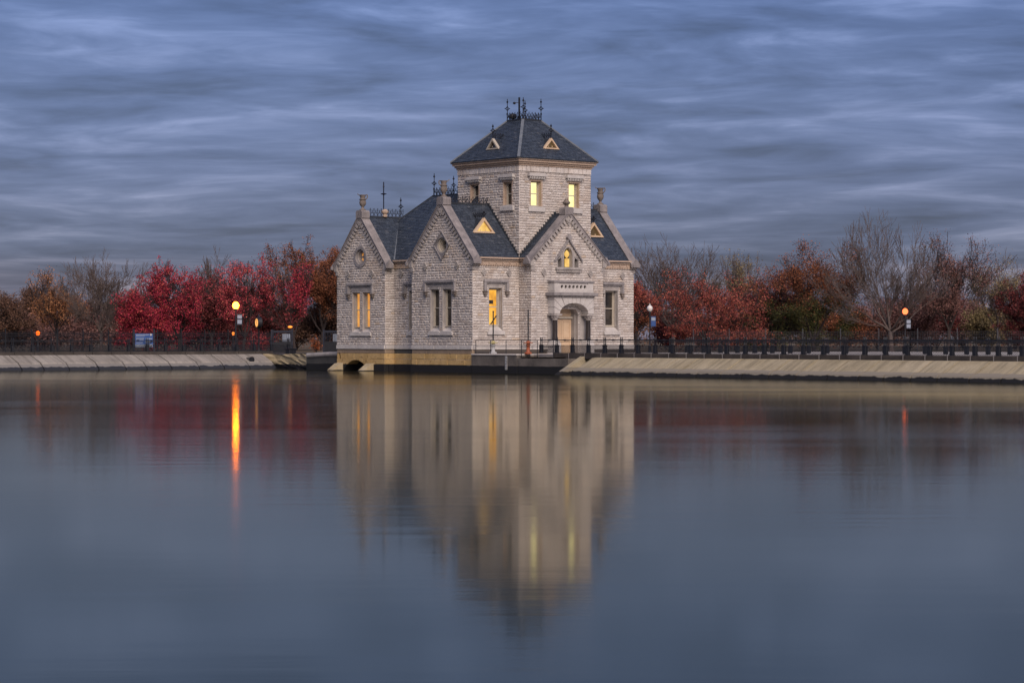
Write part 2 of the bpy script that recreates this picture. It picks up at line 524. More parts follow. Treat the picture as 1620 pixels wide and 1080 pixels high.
# right bank: sloping concrete slabs, each its own piece
bank = empty('embankment')
setframe(bank)
tag(bank, kind='structure')
v = -12.2
while v > -118:
    L = rnd.uniform(1.9, 2.7) if v > -70 else 6
    a, b = v - .05, v - L + .05
    j = rnd.uniform(-.06, .06)

    def row(vv):
        f = fence_u(vv)
        return [(f - 0.32, vv, TOPZ + .02), (f - 0.62, vv, TOPZ - .01 + j * .4), (f - 1.85, vv, 0.52 + j * .5), (f - 2.45, vv, 0.34 + j * .5), (f - 2.75, vv, -0.25), (f - 0.32, vv, -0.6)]
    A, B = row(a), row(b)
    m = MB()
    n = 6
    m.add(A + B, [(0, 1, 2, 3, 4, 5), (11, 10, 9, 8, 7, 6)] + [(i, (i + 1) % n, n + (i + 1) % n, n + i) for i in range(n)])
    m.build('slab', 'bank_right', bank)
    v -= L
# left bank
bank2 = empty('embankment')
setframe(bank2)
tag(bank2, kind='structure')
u = 0.2
while u > -175:
    L = rnd.uniform(1.9, 2.8) if u > -45 else 7
    a, b = u - .05, u - L + .05
    j = rnd.uniform(-.06, .06)

    def row(uu):
        return [(uu, V2 + .1, TOPZ + .02), (uu, V2 - .2, TOPZ + .01), (uu, V2 - 1.7, 0.58 + j * .5), (uu, V2 - 1.78, 0.50 + j * .5), (uu, V2 - 2.2, 0.16 + j * .5), (uu, V2 - 2.5, -0.3), (uu, V2 + .1, -.6)]
    A, B = row(a), row(b)
    n = 7
    MB().add(A + B, [tuple(range(n)), tuple(range(2 * n - 1, n - 1, -1))] + [(i, (i + 1) % n, n + (i + 1) % n, n + i) for i in range(n)]).build('slab', 'bank_left', bank2)
    u -= L
# kerbs under the fences
kb = empty('kerb')
setframe(kb)
tag(kb, kind='structure')
v = -7.5
while v > -100:
    L = 1.75
    f0, f1 = fence_u(v - .02), fence_u(v - L + .05)
    MB().hexa([(f0 - .25, v - .02, 1.05), (f1 - .25, v - L + .05, 1.05), (f1 + .2, v - L + .05, 1.05), (f0 + .2, v - .02, 1.05),
               (f0 - .25, v - .02, 1.46), (f1 - .25, v - L + .05, 1.46), (f1 + .2, v - L + .05, 1.46), (f0 + .2, v - .02, 1.46)]).build('kerb_stone', 'kerb', kb, bevel=.015)
    MB().box(fence_u(v) - .24, fence_u(v) + .18, v - L - .02 + L - .03, v + .03, 1.05, 1.45).build('joint_block', 'dressed_stone', kb)
    v -= L
kb2 = empty('kerb')
setframe(kb2)
tag(kb2, kind='structure')
u = 1.5
while u > -60:
    MB().box(u - 1.73, u - .02, V2 + .12, V2 + .5, 1.05, 1.40).build('kerb_stone', 'kerb', kb2, bevel=.015)
    u -= 1.75
# rubble corner between the left bank and the headwall
rb = empty('embankment')
setframe(rb)
tag(rb, kind='structure')
m = MB()
N1, N2 = 14, 7
grid = []
for i in range(N1 + 1):
    t = i / N1
    tu, tv = 0.3 + t * (-2.8 - 0.3) + 2.6 * t * (1 - t), V2 + t * (21.5 - V2)
    bu, bv = 0.2 - 3.2 * t, (V2 - 2.4) + t * (20.8 - V2 + 2.4)
    bu2 = bu + 1.2 * t * (1 - t)
    for k in range(N2 + 1):
        s = k / N2
        z = TOPZ + .05 - (TOPZ + .25) * s
        grid.append((tu + (bu2 - tu) * s + rnd.uniform(-.1, .1), tv + (bv - tv) * s + rnd.uniform(-.1, .1), z + rnd.uniform(-.06, .06)))
m.add(grid, [(i * (N2 + 1) + k, i * (N2 + 1) + k + 1, (i + 1) * (N2 + 1) + k + 1, (i + 1) * (N2 + 1) + k) for i in range(N1) for k in range(N2)])
m.build('rubble_slope', 'rubble', rb)

# ------------------------------------------------------------------ the gatehouse
house = thing('gatehouse', 'pale limestone gatehouse with slate roofs and square tower standing in the water', 'building')
UB, UR, VD, UF, W = -4.44, -3.57, -1.38, 11.56, 7.1
VA0, VA1 = 10.38, 16.48
EZ, PL = 8.38, 1.98                             # eaves, top of the plinth
CH = 0.19                                       # height of one course of stone


class Face:
    """a wall plane: a runs along it, d stands out of it"""
    def __init__(s, o, d, n):
        s.o, s.d, s.n = o, d, n
    def p(s, a, d, z):
        return Vector((s.o[0] + s.d[0] * a + s.n[0] * d, s.o[1] + s.d[1] * a + s.n[1] * d, z))
    def box(s, m, a0, a1, d0, d1, z0, z1):
        P = s.p
        return m.hexa([P(a0, d0, z0), P(a1, d0, z0), P(a1, d1, z0), P(a0, d1, z0), P(a0, d0, z1), P(a1, d0, z1), P(a1, d1, z1), P(a0, d1, z1)])
    def prism(s, m, poly, d0, d1):
        e = s.p(0, d1, 0) - s.p(0, d0, 0)
        return m.prism([s.p(a, d0, z) for a, z in poly], e)


FL = Face((UB, 0), (0, 1), (-1, 0))             # water side, gables A and B
FREC = Face((UR, 0), (0, 1), (-1, 0))
FC = Face((0, 0), (1, 0), (0, -1))              # walk side, either side of the entrance
FD = Face((0, VD), (1, 0), (0, -1))             # entrance gable
TL = Face((0, 0), (0, 1), (-1, 0))              # tower
TR = Face((0, 0), (1, 0), (0, -1))
TB = Face((W, 0), (0, 1), (1, 0))
TK = Face((0, W), (1, 0), (0, 1))


def stone_wall(F, a0, a1, z0, z1, gable=None, holes=(), ext=(0.04, 0.04), hs=1.0):
    """coursed rock-faced masonry: mortar bed behind, each stone a cut block in front"""
    mb, sb = MB(), MB()
    z = z0
    ztop = gable if gable else z1
    ac = (a0 + a1) / 2
    while z < ztop - 0.02:
        h = min(CH * rnd.choice((0.92, 0.97, 1.0, 1.0, 1.04, 1.08)) * hs, ztop - z)
        zm = z + h / 2
        L, Rr = a0, a1
        if gable and zm > z1:
            k = (zm - z1) / (gable - z1) * (a1 - a0) / 2
            L, Rr = a0 + k, a1 - k
            e0 = e1 = 0.0
        else:
            e0, e1 = ext
        cuts = []
        for q in holes:
            if q[0] == 'r' and q[3] < zm < q[4]:
                cuts.append((q[1], q[2]))
            elif q[0] == 'c' and abs(zm - q[2]) < q[3]:
                hw = math.sqrt(q[3] ** 2 - (zm - q[2]) ** 2)
                cuts.append((q[1] - hw, q[1] + hw))
            elif q[0] == 'd' and abs(zm - q[2]) < q[4]:
                hw = q[3] * (1 - abs(zm - q[2]) / q[4])
                cuts.append((q[1] - hw, q[1] + hw))
        cuts.sort()
        segs, cur = [], L
        for c0, c1 in cuts:
            if c0 > cur:
                segs.append((cur, min(c0, Rr)))
            cur = max(cur, c1)
        if cur < Rr:
            segs.append((cur, Rr))
        for s0, s1 in segs:
            if s1 - s0 < 0.03:
                continue
            mb.add([F.p(s0, 0, z), F.p(s1, 0, z), F.p(s1, 0, z + h), F.p(s0, 0, z + h)], [(0, 1, 2, 3)])
            q = s0 - (e0 if s0 == L else 0)
            end = s1 + (e1 if s1 == Rr else 0)
            while q < end - 0.02:
                w_ = rnd.choice((rnd.uniform(0.2, 0.4), rnd.uniform(0.35, 0.55), rnd.uniform(0.45, 0.7)))
                if end - q - w_ < 0.18:
                    w_ = end - q
                g_ = 0.011
                x0_, x1_, y0_, y1_ = q + g_, q + w_ - g_, z + g_, z + h - g_
                i_ = 0.028
                dd = [rnd.uniform(.015, .048) for _ in range(5)]
                jx = rnd.uniform(.3, .7)
                sb.add([F.p(x0_, -.01, y0_), F.p(x1_, -.01, y0_), F.p(x1_, -.01, y1_), F.p(x0_, -.01, y1_),
                        F.p(x0_ + i_, dd[0], y0_ + i_ * 1.2), F.p(x1_ - i_, dd[1], y0_ + i_ * 1.2), F.p(x1_ - i_, dd[2], y1_ - i_), F.p(x0_ + i_, dd[3], y1_ - i_),
                        F.p(x0_ + (x1_ - x0_) * jx, dd[4] + .014, y0_ + (y1_ - y0_) * rnd.uniform(.35, .65))],
                       [(0, 1, 5, 4), (1, 2, 6, 5), (2, 3, 7, 6), (3, 0, 4, 7), (4, 5, 8), (5, 6, 8), (6, 7, 8), (7, 4, 8)])
                q += w_
        z += h
    wl = mb.build('wall', 'mortar', house)
    st = sb.build('stonework', 'limestone', wl, recalc=False)
    me = st.data
    bm = bmesh.new()
    bm.from_mesh(me)
    bmesh.ops.recalc_face_normals(bm, faces=bm.faces)
    c = F.p(0, 1, 0) - F.p(0, 0, 0)
    if sum(f.normal.dot(c) for f in bm.faces[:400]) < 0:
        bmesh.ops.reverse_faces(bm, faces=bm.faces[:])
    bm.to_mesh(me)
    bm.free()
    st['kind'] = 'stuff'
    return wl


# window openings: (centre along wall, half width, bottom, top)
A_APEX, B_APEX, D_APEX = 11.62, 12.22, 11.58
AC, BC = (VA0 + VA1) / 2, W / 2
WIN_A = [(14.02, .46, 3.28, 5.98), (12.72, .46, 3.28, 5.98)]
WIN_B = [(4.36, .50, 3.32, 6.10), (2.94, .50, 3.32, 6.10)]
WIN_C = [(-2.30, .62, 3.36, 6.15)]
WIN_E = [(9.25, .64, 3.36, 6.10)]
WIN_R = [(8.02, .52, 3.30, 6.05)]
AX = (13.42, 8.72, 0.62)                       # round window of gable A
BX = (3.50, 9.32, 0.60)                        # diamond window of gable B


def rects(ws):
    return [('r', c - h, c + h, a - (.46 if a < 10 else 0), b) for c, h, a, b in ws]


stone_wall(FL, VA0, VA1, PL, 8.2, A_APEX, rects(WIN_A) + [('c',) + AX])
stone_wall(FL, 0, W, PL, 8.3, B_APEX, rects(WIN_B) + [('c',) + BX])
stone_wall(FREC, W, VA0, PL, EZ, None, rects(WIN_R))
stone_wall(Face((0, VA0), (1, 0), (0, -1)), UB, UR, PL, EZ)
stone_wall(Face((0, VA1), (1, 0), (0, 1)), UB, UR, PL, EZ)
stone_wall(Face((0, W), (1, 0), (0, 1)), UB, UR, PL, EZ)
stone_wall(FC, UB, 0, PL, EZ, None, rects(WIN_C), ext=(.04, 0))
stone_wall(Face((0, 0), (0, 1), (-1, 0)), VD, 0, PL, EZ, ext=(.04, 0))
DX = [('r', 2.55, 4.55, 1.3, 4.6), ('r', 3.02, 4.08, 7.72, 8.75), ('c', 3.55, 8.65, 0.52), ('r', 2.53, 2.93, 7.72, 8.42), ('r', 4.17, 4.57, 7.72, 8.42)]
stone_wall(FD, 0, W, PL, 8.3, D_APEX, DX)
stone_wall(Face((W, 0), (0, 1), (1, 0)), VD, 0, PL, EZ)
stone_wall(FC, W, UF, PL, EZ, None, rects(WIN_E), ext=(0, .04))
stone_wall(Face((UF, 0), (0, 1), (1, 0)), 0, W, PL, 8.3, B_APEX)
stone_wall(FREC, VA1, 17.4, PL, EZ)
stone_wall(Face((0, 17.4), (1, 0), (0, 1)), UR, 6.95, PL, EZ)
stone_wall(Face((6.95, 0), (0, 1), (1, 0)), W, 17.4, PL, EZ)
stone_wall(Face((0, W), (1, 0), (0, 1)), W, UF, PL, EZ)
# tower
TWL = [(1.30, .46, 12.32, 14.02), (5.12, .46, 12.32, 14.02)]
TWR = [(1.62, .50, 12.25, 14.10), (5.38, .50, 12.25, 14.10)]
stone_wall(TL, 0, W, 7.9, 14.78, None, rects(TWL))
stone_wall(TR, 0, W, 7.9, 14.78, None, rects(TWR))
stone_wall(TB, 0, W, 7.9, 14.78)
stone_wall(TK, 0, W, 7.9, 14.78)


# ---- plinth, bands and base stones, one block each
def blocks(name, mat, F, a0, a1, z0, z1, d0, d1, lmin, lmax, skip=None, gap=.012, bev=.02):
    a = a0
    while a < a1 - .02:
        L = rnd.uniform(lmin, lmax)
        if a1 - a - L < lmin * .6:
            L = a1 - a
        if not (skip and skip(a, a + L)):
            m = MB()
            F.box(m, a + gap / 2, a + L - gap / 2, d0, d1 + rnd.uniform(-.012, .012), z0 + gap / 2, z1 - gap / 2)
            m.build(name, mat, house, bevel=bev)
        a += L


WET = [(FL, VA0, VA1), (FL, 0, W), (FREC, W, VA0)]
RET = [(Face((0, VA0), (1, 0), (0, -1)), UB, UR), (Face((0, VA1), (1, 0), (0, 1)), UB, UR)]
DRY = [(FC, UB, 0), (Face((0, 0), (0, 1), (-1, 0)), VD, 0), (FD, 0, 2.2), (FD, 4.9, W), (FC, W, UF), (Face((UF, 0), (0, 1), (1, 0)), 0, W)]
ARCH = (14.05, 1.62, .84)                       # inlet arch in the base below gable A: centre, half width, crown
for F, a0, a1 in WET + RET + DRY:
    e = .10 if (F, a0, a1) not in RET else 0
    blocks('plinth_block', 'sill_stone', F, a0 - .0, a1 + .0, 1.66, PL, -.2, .12, 1.3, 2.2)
for F, a0, a1 in WET + RET:
    blocks('band_stone', 'brown_band' if F is not FREC else 'footing_dark', F, a0, a1, 1.34, 1.66, -.2, .03, 1.7, 2.8, gap=.008)
    for zz in (0.93, 0.52):
        blocks('base_stone', 'yellow_base', F, a0, a1, zz, zz + .41, -.2, .05, .75, 1.25,
               skip=(lambda x, y: F is FL and ARCH[0] - ARCH[1] - .35 < (x + y) / 2 < ARCH[0] + ARCH[1] + .35 and x > W))
for F, b in ((FL, (0, W, -.3, .16, -.8, .52)), (FREC, (W, VA0 + .2, -.3, .10, -.8, .52)), (FL, (VA0, ARCH[0] - ARCH[1], -.3, .12, -.8, .50)),
             (FL, (ARCH[0] + ARCH[1], VA1, -.3, .12, -.8, .50)), (Face((0, VA0), (1, 0), (0, -1)), (UB + .3, UR, -.2, .08, -.8, .5))):
    m = MB()
    F.box(m, *b)
    m.build('footing', 'footing_dark', house)
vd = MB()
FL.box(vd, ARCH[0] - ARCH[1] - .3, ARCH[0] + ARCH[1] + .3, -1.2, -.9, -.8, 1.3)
vd.build('inlet_shade_panel', 'inlet_shade', house)  # flat black panel; its colour stands in for the darkness behind the arch
# arch ring over the inlet
NV = 11
for i in range(NV):
    def pt(k, top):
        t = -1 + 2 * k / NV
        ang = t * R(62)
        r = 1.84
        zc_ = ARCH[2] - r
        if top:
            return (ARCH[0] + t * (ARCH[1] + .35), 1.335)
        return (ARCH[0] + r * math.sin(ang), zc_ + r * math.cos(ang) - .0)
    m = MB()
    a_, b_ = i + .03, i + .97
    FL.prism(m, [pt(a_, 0), pt(b_, 0), pt(b_, 1), pt(a_, 1)], -.9, .05 + rnd.uniform(-.01, .01))
    m.build('voussoir', 'yellow_base', house)
for c0 in (ARCH[0] - ARCH[1] - .75, ARCH[0] + ARCH[1] - .02):
    m = MB()
    FL.box(m, c0, c0 + .7, .05, .06, -.5, .5)
    m.v, m.f = [], []
    m.prism([FL.p(c0, -.1, .62), FL.p(c0, .35, .55), FL.p(c0, 1.5, -.25), FL.p(c0, -.1, -.4)], FL.p(c0 + .7, 0, 0) - FL.p(c0, 0, 0))
    m.build('cheek_stone', 'cheek', house)


# ---- sash windows in deep stone reveals
def sash(par, F, c, h, z0, z1, glow_u, glow_l, dep=.36, frame='cream_paint'):
    """one light: painted frame set back in the wall, two panes and the meeting rail"""
    m = MB()
    fw = .13 if h > .55 else .085
    dep = dep if h > .55 else .29
    for a in (c - h, c + h - fw):
        F.box(m, a, a + fw, -dep - .08, -dep + .06, z0, z1)
    F.box(m, c - h + fw, c + h - fw, -dep - .08, -dep + .06, z1 - fw, z1)
    F.box(m, c - h + fw, c + h - fw, -dep - .08, -dep + .06, z0, z0 + fw)
    for a in (c - h + fw, c + h - fw - .055):       # inner sash stiles, a step back
        F.box(m, a, a + .055, -dep - .10, -dep - .01, z0 + fw, z1 - fw)
    zm = (z0 + z1) / 2 + .02
    F.box(m, c - h + fw + .055, c + h - fw - .055, -dep - .10, -dep + .0, zm - .035, zm + .035)
    m.build('frame', frame, par)
    for lo, hi, g_ in ((z0 + fw, zm - .035, glow_l), (zm + .035, z1 - fw, glow_u)):
        m = MB()
        F.box(m, c - h + fw + .055, c + h - fw - .055, -dep - .09, -dep - .075, lo, hi)
        m.build('pane', g_, par)


def reveal(F, c, h, z0, z1, dep=.5, t=.13, mat='dressed_stone', proud=.035):
    """dressed jambs and head lining one opening"""
    m = MB()
    lo_ = z0 - (.40 if z0 < 10 else 0)
    F.box(m, c - h - t, c - h, -dep, proud, lo_, z1)
    F.box(m, c + h, c + h + t, -dep, proud, lo_, z1)
    F.box(m, c - h - t, c + h + t, -dep, proud + .01, z1, z1 + .18)
    # chamfer strips inside the jambs
    for s in (-1, 1):
        a = c + s * h
        F.box(m, min(a, a - s * .05), max(a, a - s * .05), -dep, -.16, z0, z1)
    return m.build('window', mat, house, bevel=.012)


def slope_sill(par, F, c, h, z0, dep=.40, mat='sill_stone'):
    m = MB()
    m.prism([F.p(c - h - .002, -dep, z0 + .03), F.p(c - h - .002, -dep, z0 - .5), F.p(c - h - .002, .05, z0 - .5), F.p(c - h - .002, .05, z0 - .30)], F.p(c + h + .002, 0, 0) - F.p(c - h - .002, 0, 0))
    F.prism(m, [(c - h - .2, z0 - .60), (c + h + .2, z0 - .60), (c + h + .2, z0 - .40), (c + h + .06, z0 - .32), (c - h - .06, z0 - .32), (c - h - .2, z0 - .40)], .03, .15)
    m.build('sill', mat, par)


def hood(par, F, a0, a1, ztop, drop, mat='hood_stone'):
    """label moulding: head, two drops and carved corbels"""
    m = MB()
    F.prism(m, [(a0, ztop), (a1, ztop), (a1, ztop - .22), (a0, ztop - .22)], .02, .22)
    F.box(m, a0 + .02, a1 - .02, .02, .13, ztop - .34, ztop - .22)
    for s, a in ((1, a0), (-1, a1)):
        F.box(m, min(a, a + s * .22), max(a, a + s * .22), .02, .21, ztop - drop, ztop - .22)
        b = a + s * .22
        F.box(m, min(b, b + s * .1), max(b, b + s * .1), .02, .12, ztop - drop, ztop - .34)
    m.build('hood_mould', mat, par, bevel=.03)
    for s, a in ((1, a0), (-1, a1)):
        m = MB()
        cc = a + s * .13
        zt = ztop - drop
        for r, z, hgt, d in ((.21, zt - .09, .09, .25), (.15, zt - .26, .17, .21), (.08, zt - .40, .14, .14)):
            F.box(m, cc - r, cc + r, .02, d, z, z + hgt)
        m.build('corbel', 'urn_stone', par, bevel=.03)


def full_window(F, lights, ups, lows, hood_rng, hood_top, drop=.85, frame='cream_paint'):
    par = None
    for i, (c, h, z0, z1) in enumerate(lights):
        wn = reveal(F, c, h, z0, z1)
        sash(wn, F, c, h, z0, z1, ups[i], lows[i], frame=frame)
        slope_sill(wn, F, c, h, z0)
        par = par or wn
    m = MB()
    lo = min(c - h for c, h, _, _ in lights)
    hi = max(c + h for c, h, _, _ in lights)
    F.box(m, lo - .13, hi + .13, .0, .06, lights[0][3] + .18, lights[0][3] + .42)
    m.build('lintel', 'dressed_stone', par)
    hood(par, F, hood_rng[0], hood_rng[1], hood_top, drop)


full_window(FL, WIN_A, ['glow_orange'] * 2, ['glow_orange'] * 2, (11.75, 15.05), 6.72)
full_window(FL, WIN_B, ['dark_glass'] * 2, ['dark_glass'] * 2, (1.85, 5.5), 6.78)
full_window(FC, WIN_C, ['glow_amber'], ['glow_amber'], (-3.48, -1.12), 6.78)
full_window(FC, WIN_E, ['dark_glass'], ['dark_glass'], (8.05, 10.45), 6.75)
full_window(FREC, WIN_R, ['dark_glass'], ['dark_glass'], (6.95, 9.15), 6.72)
# furniture against the lit window beside the entrance
m = MB()
FC.box(m, -2.55, -2.18, -.42, -.40, 5.0, 5.28)
m.build('wall_shelf', 'granite_dark', house)
m = MB()
m.bar(FC.p(-2.42, -.41, 3.5), FC.p(-1.86, -.41, 4.15), .07)
m.build('stair_rail', 'granite_dark', house)


def tower_window(F, c, h, z0, z1, gu, gl):
    wn = reveal(F, c, h, z0, z1, t=.15, mat='cornice_stone')
    sash(wn, F, c, h, z0, z1, gu, gl)
    m = MB()
    F.box(m, c - h - .30, c + h + .30, -.1, .17, z0 - .42, z0 - .06)
    F.prism(m, [(c - h - .24, z0 - .06), (c + h + .24, z0 - .06), (c + h + .2, z0 + .0), (c - h - .2, z0 + .0)], -.35, .10)
    m.build('sill', 'sill_stone', wn, bevel=.03)
    m = MB()
    F.box(m, c - h - .38, c + h + .38, .0, .30, z1 + .36, z1 + .52)
    F.box(m, c - h - .30, c + h + .30, .0, .24, z1 + .52, z1 + .60)
    F.box(m, c - h - .27, c + h + .27, .0, .16, z1 + .16, z1 + .36)
    k = int((2 * h + .5) / .16)
    for i in range(k):
        a = c - h - .25 + i * (2 * h + .5) / k
        F.box(m, a, a + .08, .16, .25, z1 + .22, z1 + .36)
    m.build('hood_mould', 'sill_stone', wn)


tower_window(TL, *TWL[0], 'dark_glass', 'dark_glass')
tower_window(TL, *TWL[1], 'dark_glass', 'dark_glass')
tower_window(TR, *TWR[0], 'glow_yellow', 'glow_yellow')
tower_window(TR, *TWR[1], 'glow_yellow', 'glow_yellow')


# ---- round, diamond and triple windows of the gables
def ring(m, F, c, z, r0, r1, d0, d1, n=24):
    for i in range(n):
        a, b = 2 * math.pi * i / n, 2 * math.pi * (i + 1) / n
        F.prism(m, [(c + r0 * math.cos(a), z + r0 * math.sin(a)), (c + r1 * math.cos(a), z + r1 * math.sin(a)),
                    (c + r1 * math.cos(b), z + r1 * math.sin(b)), (c + r0 * math.cos(b), z + r0 * math.sin(b))], d0, d1)


def disc(m, F, c, z, r, d0, d1, n=24):
    F.prism(m, [(c + r * math.cos(2 * math.pi * i / n), z + r * math.sin(2 * math.pi * i / n)) for i in range(n)], d0, d1)


m = MB()
ring(m, FL, AX[0], AX[1], .58, .80, -.42, .11)
rw = m.build('round_window', 'hood_stone', house)
m = MB()
ring(m, FL, AX[0], AX[1], .46, .575, -.42, -.05)
ring(m, FL, AX[0], AX[1], .38, .455, -.40, -.22)
for k in range(4):
    a = R(45 + 90 * k)
    ring(m, FL, AX[0] + .21 * math.cos(a), AX[1] + .21 * math.sin(a), .17, .23, -.36, -.28, 12)
m.build('frame', 'dressed_stone', rw)
m = MB()
disc(m, FL, AX[0], AX[1], .47, -.42, -.38)
m.build('pane', 'glow_orange', rw)
m = MB()
dw, dh = .92, 1.10
ro = [(BX[0] + dw * s, BX[1] + dh * t) for s, t in ((1, 0), (0, 1), (-1, 0), (0, -1))]
for i in range(4):                            # diamond surround around the round light
    p0, p1 = ro[i], ro[(i + 1) % 4]
    a0 = math.pi / 2 * i
    arc = [(BX[0] + .56 * math.cos(a0 + math.pi / 2 * k / 6), BX[1] + .56 * math.sin(a0 + math.pi / 2 * k / 6)) for k in range(7)]
    for k in range(6):
        q0 = (p0[0] + (p1[0] - p0[0]) * k / 6, p0[1] + (p1[1] - p0[1]) * k / 6)
        q1 = (p0[0] + (p1[0] - p0[0]) * (k + 1) / 6, p0[1] + (p1[1] - p0[1]) * (k + 1) / 6)
        FL.prism(m, [q0, q1, arc[k + 1], arc[k]], -.42, .09)
    FL.prism(m, [p0, p1, (BX[0] + (p1[0] - BX[0]) * .90, BX[1] + (p1[1] - BX[1]) * .90), (BX[0] + (p0[0] - BX[0]) * .90, BX[1] + (p0[1] - BX[1]) * .90)], .09, .15)
dwn = m.build('diamond_window', 'hood_stone', house)
m = MB()
ring(m, FL, BX[0], BX[1], .47, .555, -.42, -.02)
ring(m, FL, BX[0], BX[1], .38, .465, -.42, -.14)
ring(m, FL, BX[0], BX[1], .33, .375, -.42, -.26)
for k in range(4):
    a = R(45 + 90 * k)
    ring(m, FL, BX[0] + .16 * math.cos(a), BX[1] + .16 * math.sin(a), .125, .15, -.40, -.37, 12)
m.build('frame', 'cream_paint', dwn)
m = MB()
disc(m, FL, BX[0], BX[1], .40, -.43, -.40)
m.build('pane', 'dark_glass', dwn)

# triple light in the entrance gable
m = MB()
def arch_pts(c, h, zs, n=10, rise=None):
    return [(c + h * math.cos(math.pi * i / n), zs + (rise or h) * math.sin(math.pi * i / n)) for i in range(n + 1)]
def arch_frame(m, F, c, h, t, z0, zs, d0, d1, n=10, rise=None):
    inn, out = arch_pts(c, h, zs, n, rise), arch_pts(c, h + t, zs, n, (rise or h) + t)
    for i in range(n):
        F.prism(m, [inn[i], out[i], out[i + 1], inn[i + 1]], d0, d1)
    F.box(m, c + h, c + h + t, d0, d1, z0, zs)
    F.box(m, c - h - t, c - h, d0, d1, z0, zs)
arch_frame(m, FD, 3.55, .43, .12, 7.75, 8.62, -.40, .07, rise=.58)
for c in (2.73, 4.37):
    arch_frame(m, FD, c, .18, .08, 7.75, 8.28, -.40, .05)
tw = m.build('triple_window', 'dressed_stone', house)
m = MB()
FD.box(m, 3.04, 3.30, -.36, -.30, 7.75, 9.1)
m.v, m.f = [], []
lens = [(3.74 + .235 * math.sin(math.pi * k / 8) * sg, 8.42 + .62 * (k / 8)) for sg, ks in ((1, range(9)), (-1, range(7, 0, -1))) for k in ks]
FD.prism(m, lens, -.34, -.30)
FD.box(m, 3.54, 3.97, -.34, -.30, 7.78, 8.40)
m.build('pane', 'glow_dormer', tw)
m = MB()
FD.box(m, 3.08, 4.02, -.42, -.36, 7.7, 9.25)
for c in (2.73, 4.37):
    FD.box(m, c - .20, c + .20, -.42, -.36, 7.7, 8.45)
m.build('pane', 'dark_glass', tw)
m = MB()
FD.box(m, 2.27, 4.83, .0, .22, 7.58, 7.74)
FD.box(m, 2.36, 4.74, .0, .12, 7.34, 7.58)
for i in range(18):
    a = 2.39 + i * .13
    FD.box(m, a, a + .07, .12, .18, 7.36, 7.58)
m.build('sill', 'dressed_stone', tw)
m = MB()
for s in (-1, 1):
    FD.prism(m, [(3.55 + s * 1.30, 8.20), (3.55 + s * 1.44, 8.20), (3.55, 9.92), (3.55, 9.74)], .0, .19)
FD.prism(m, [(3.55, 9.72), (3.80, 9.94), (3.55, 10.24), (3.30, 9.94)], .0, .28)
m.build('hood_mould', 'hood_stone', tw)
m = MB()
FD.prism(m, [(2.40, 8.2), (2.95, 8.50), (3.03, 9.0), (2.98, 9.0)], -.02, .05)
FD.prism(m, [(4.70, 8.2), (4.15, 8.50), (4.07, 9.0), (4.12, 9.0)], -.02, .05)
m.build('spandrel', 'dressed_stone', tw)


def rosette(F, a, z, r=.30):
    m = MB()
    F.prism(m, [(a + r * .8, z), (a, z + r), (a - r * .8, z), (a, z - r)], .02, .085)
    F.prism(m, [(a + r * .8, z), (a, z + r), (a - r * .8, z), (a, z - r)], .086, .09)
    for k in range(4):
        s, t = ((1, 0), (0, 1), (-1, 0), (0, -1))[k], ((0, 1), (-1, 0), (0, -1), (1, 0))[k]
        F.prism(m, [(a + s[0] * r * .8, z + s[1] * r), (a + t[0] * r * .8, z + t[1] * r), (a + t[0] * r * .6, z + t[1] * r * .75), (a + s[0] * r * .6, z + s[1] * r * .75)], .085, .12)
    ring(m, F, a, z, .05, .11, .08, .13, 8)
    return m.build('rosette', 'dressed_stone', house)


for F, a, z in ((FD, 1.15, 7.32), (FD, 5.75, 7.32), (FC, -3.45, 7.30), (FC, -1.06, 7.30), (FL, 1.75, 7.80), (FL, 5.45, 7.80), (FL, 11.95, 7.40), (FL, 14.98, 7.40), (FREC, 9.45, 7.38), (FC, 10.35, 7.25)):
    rosette(F, a, z)


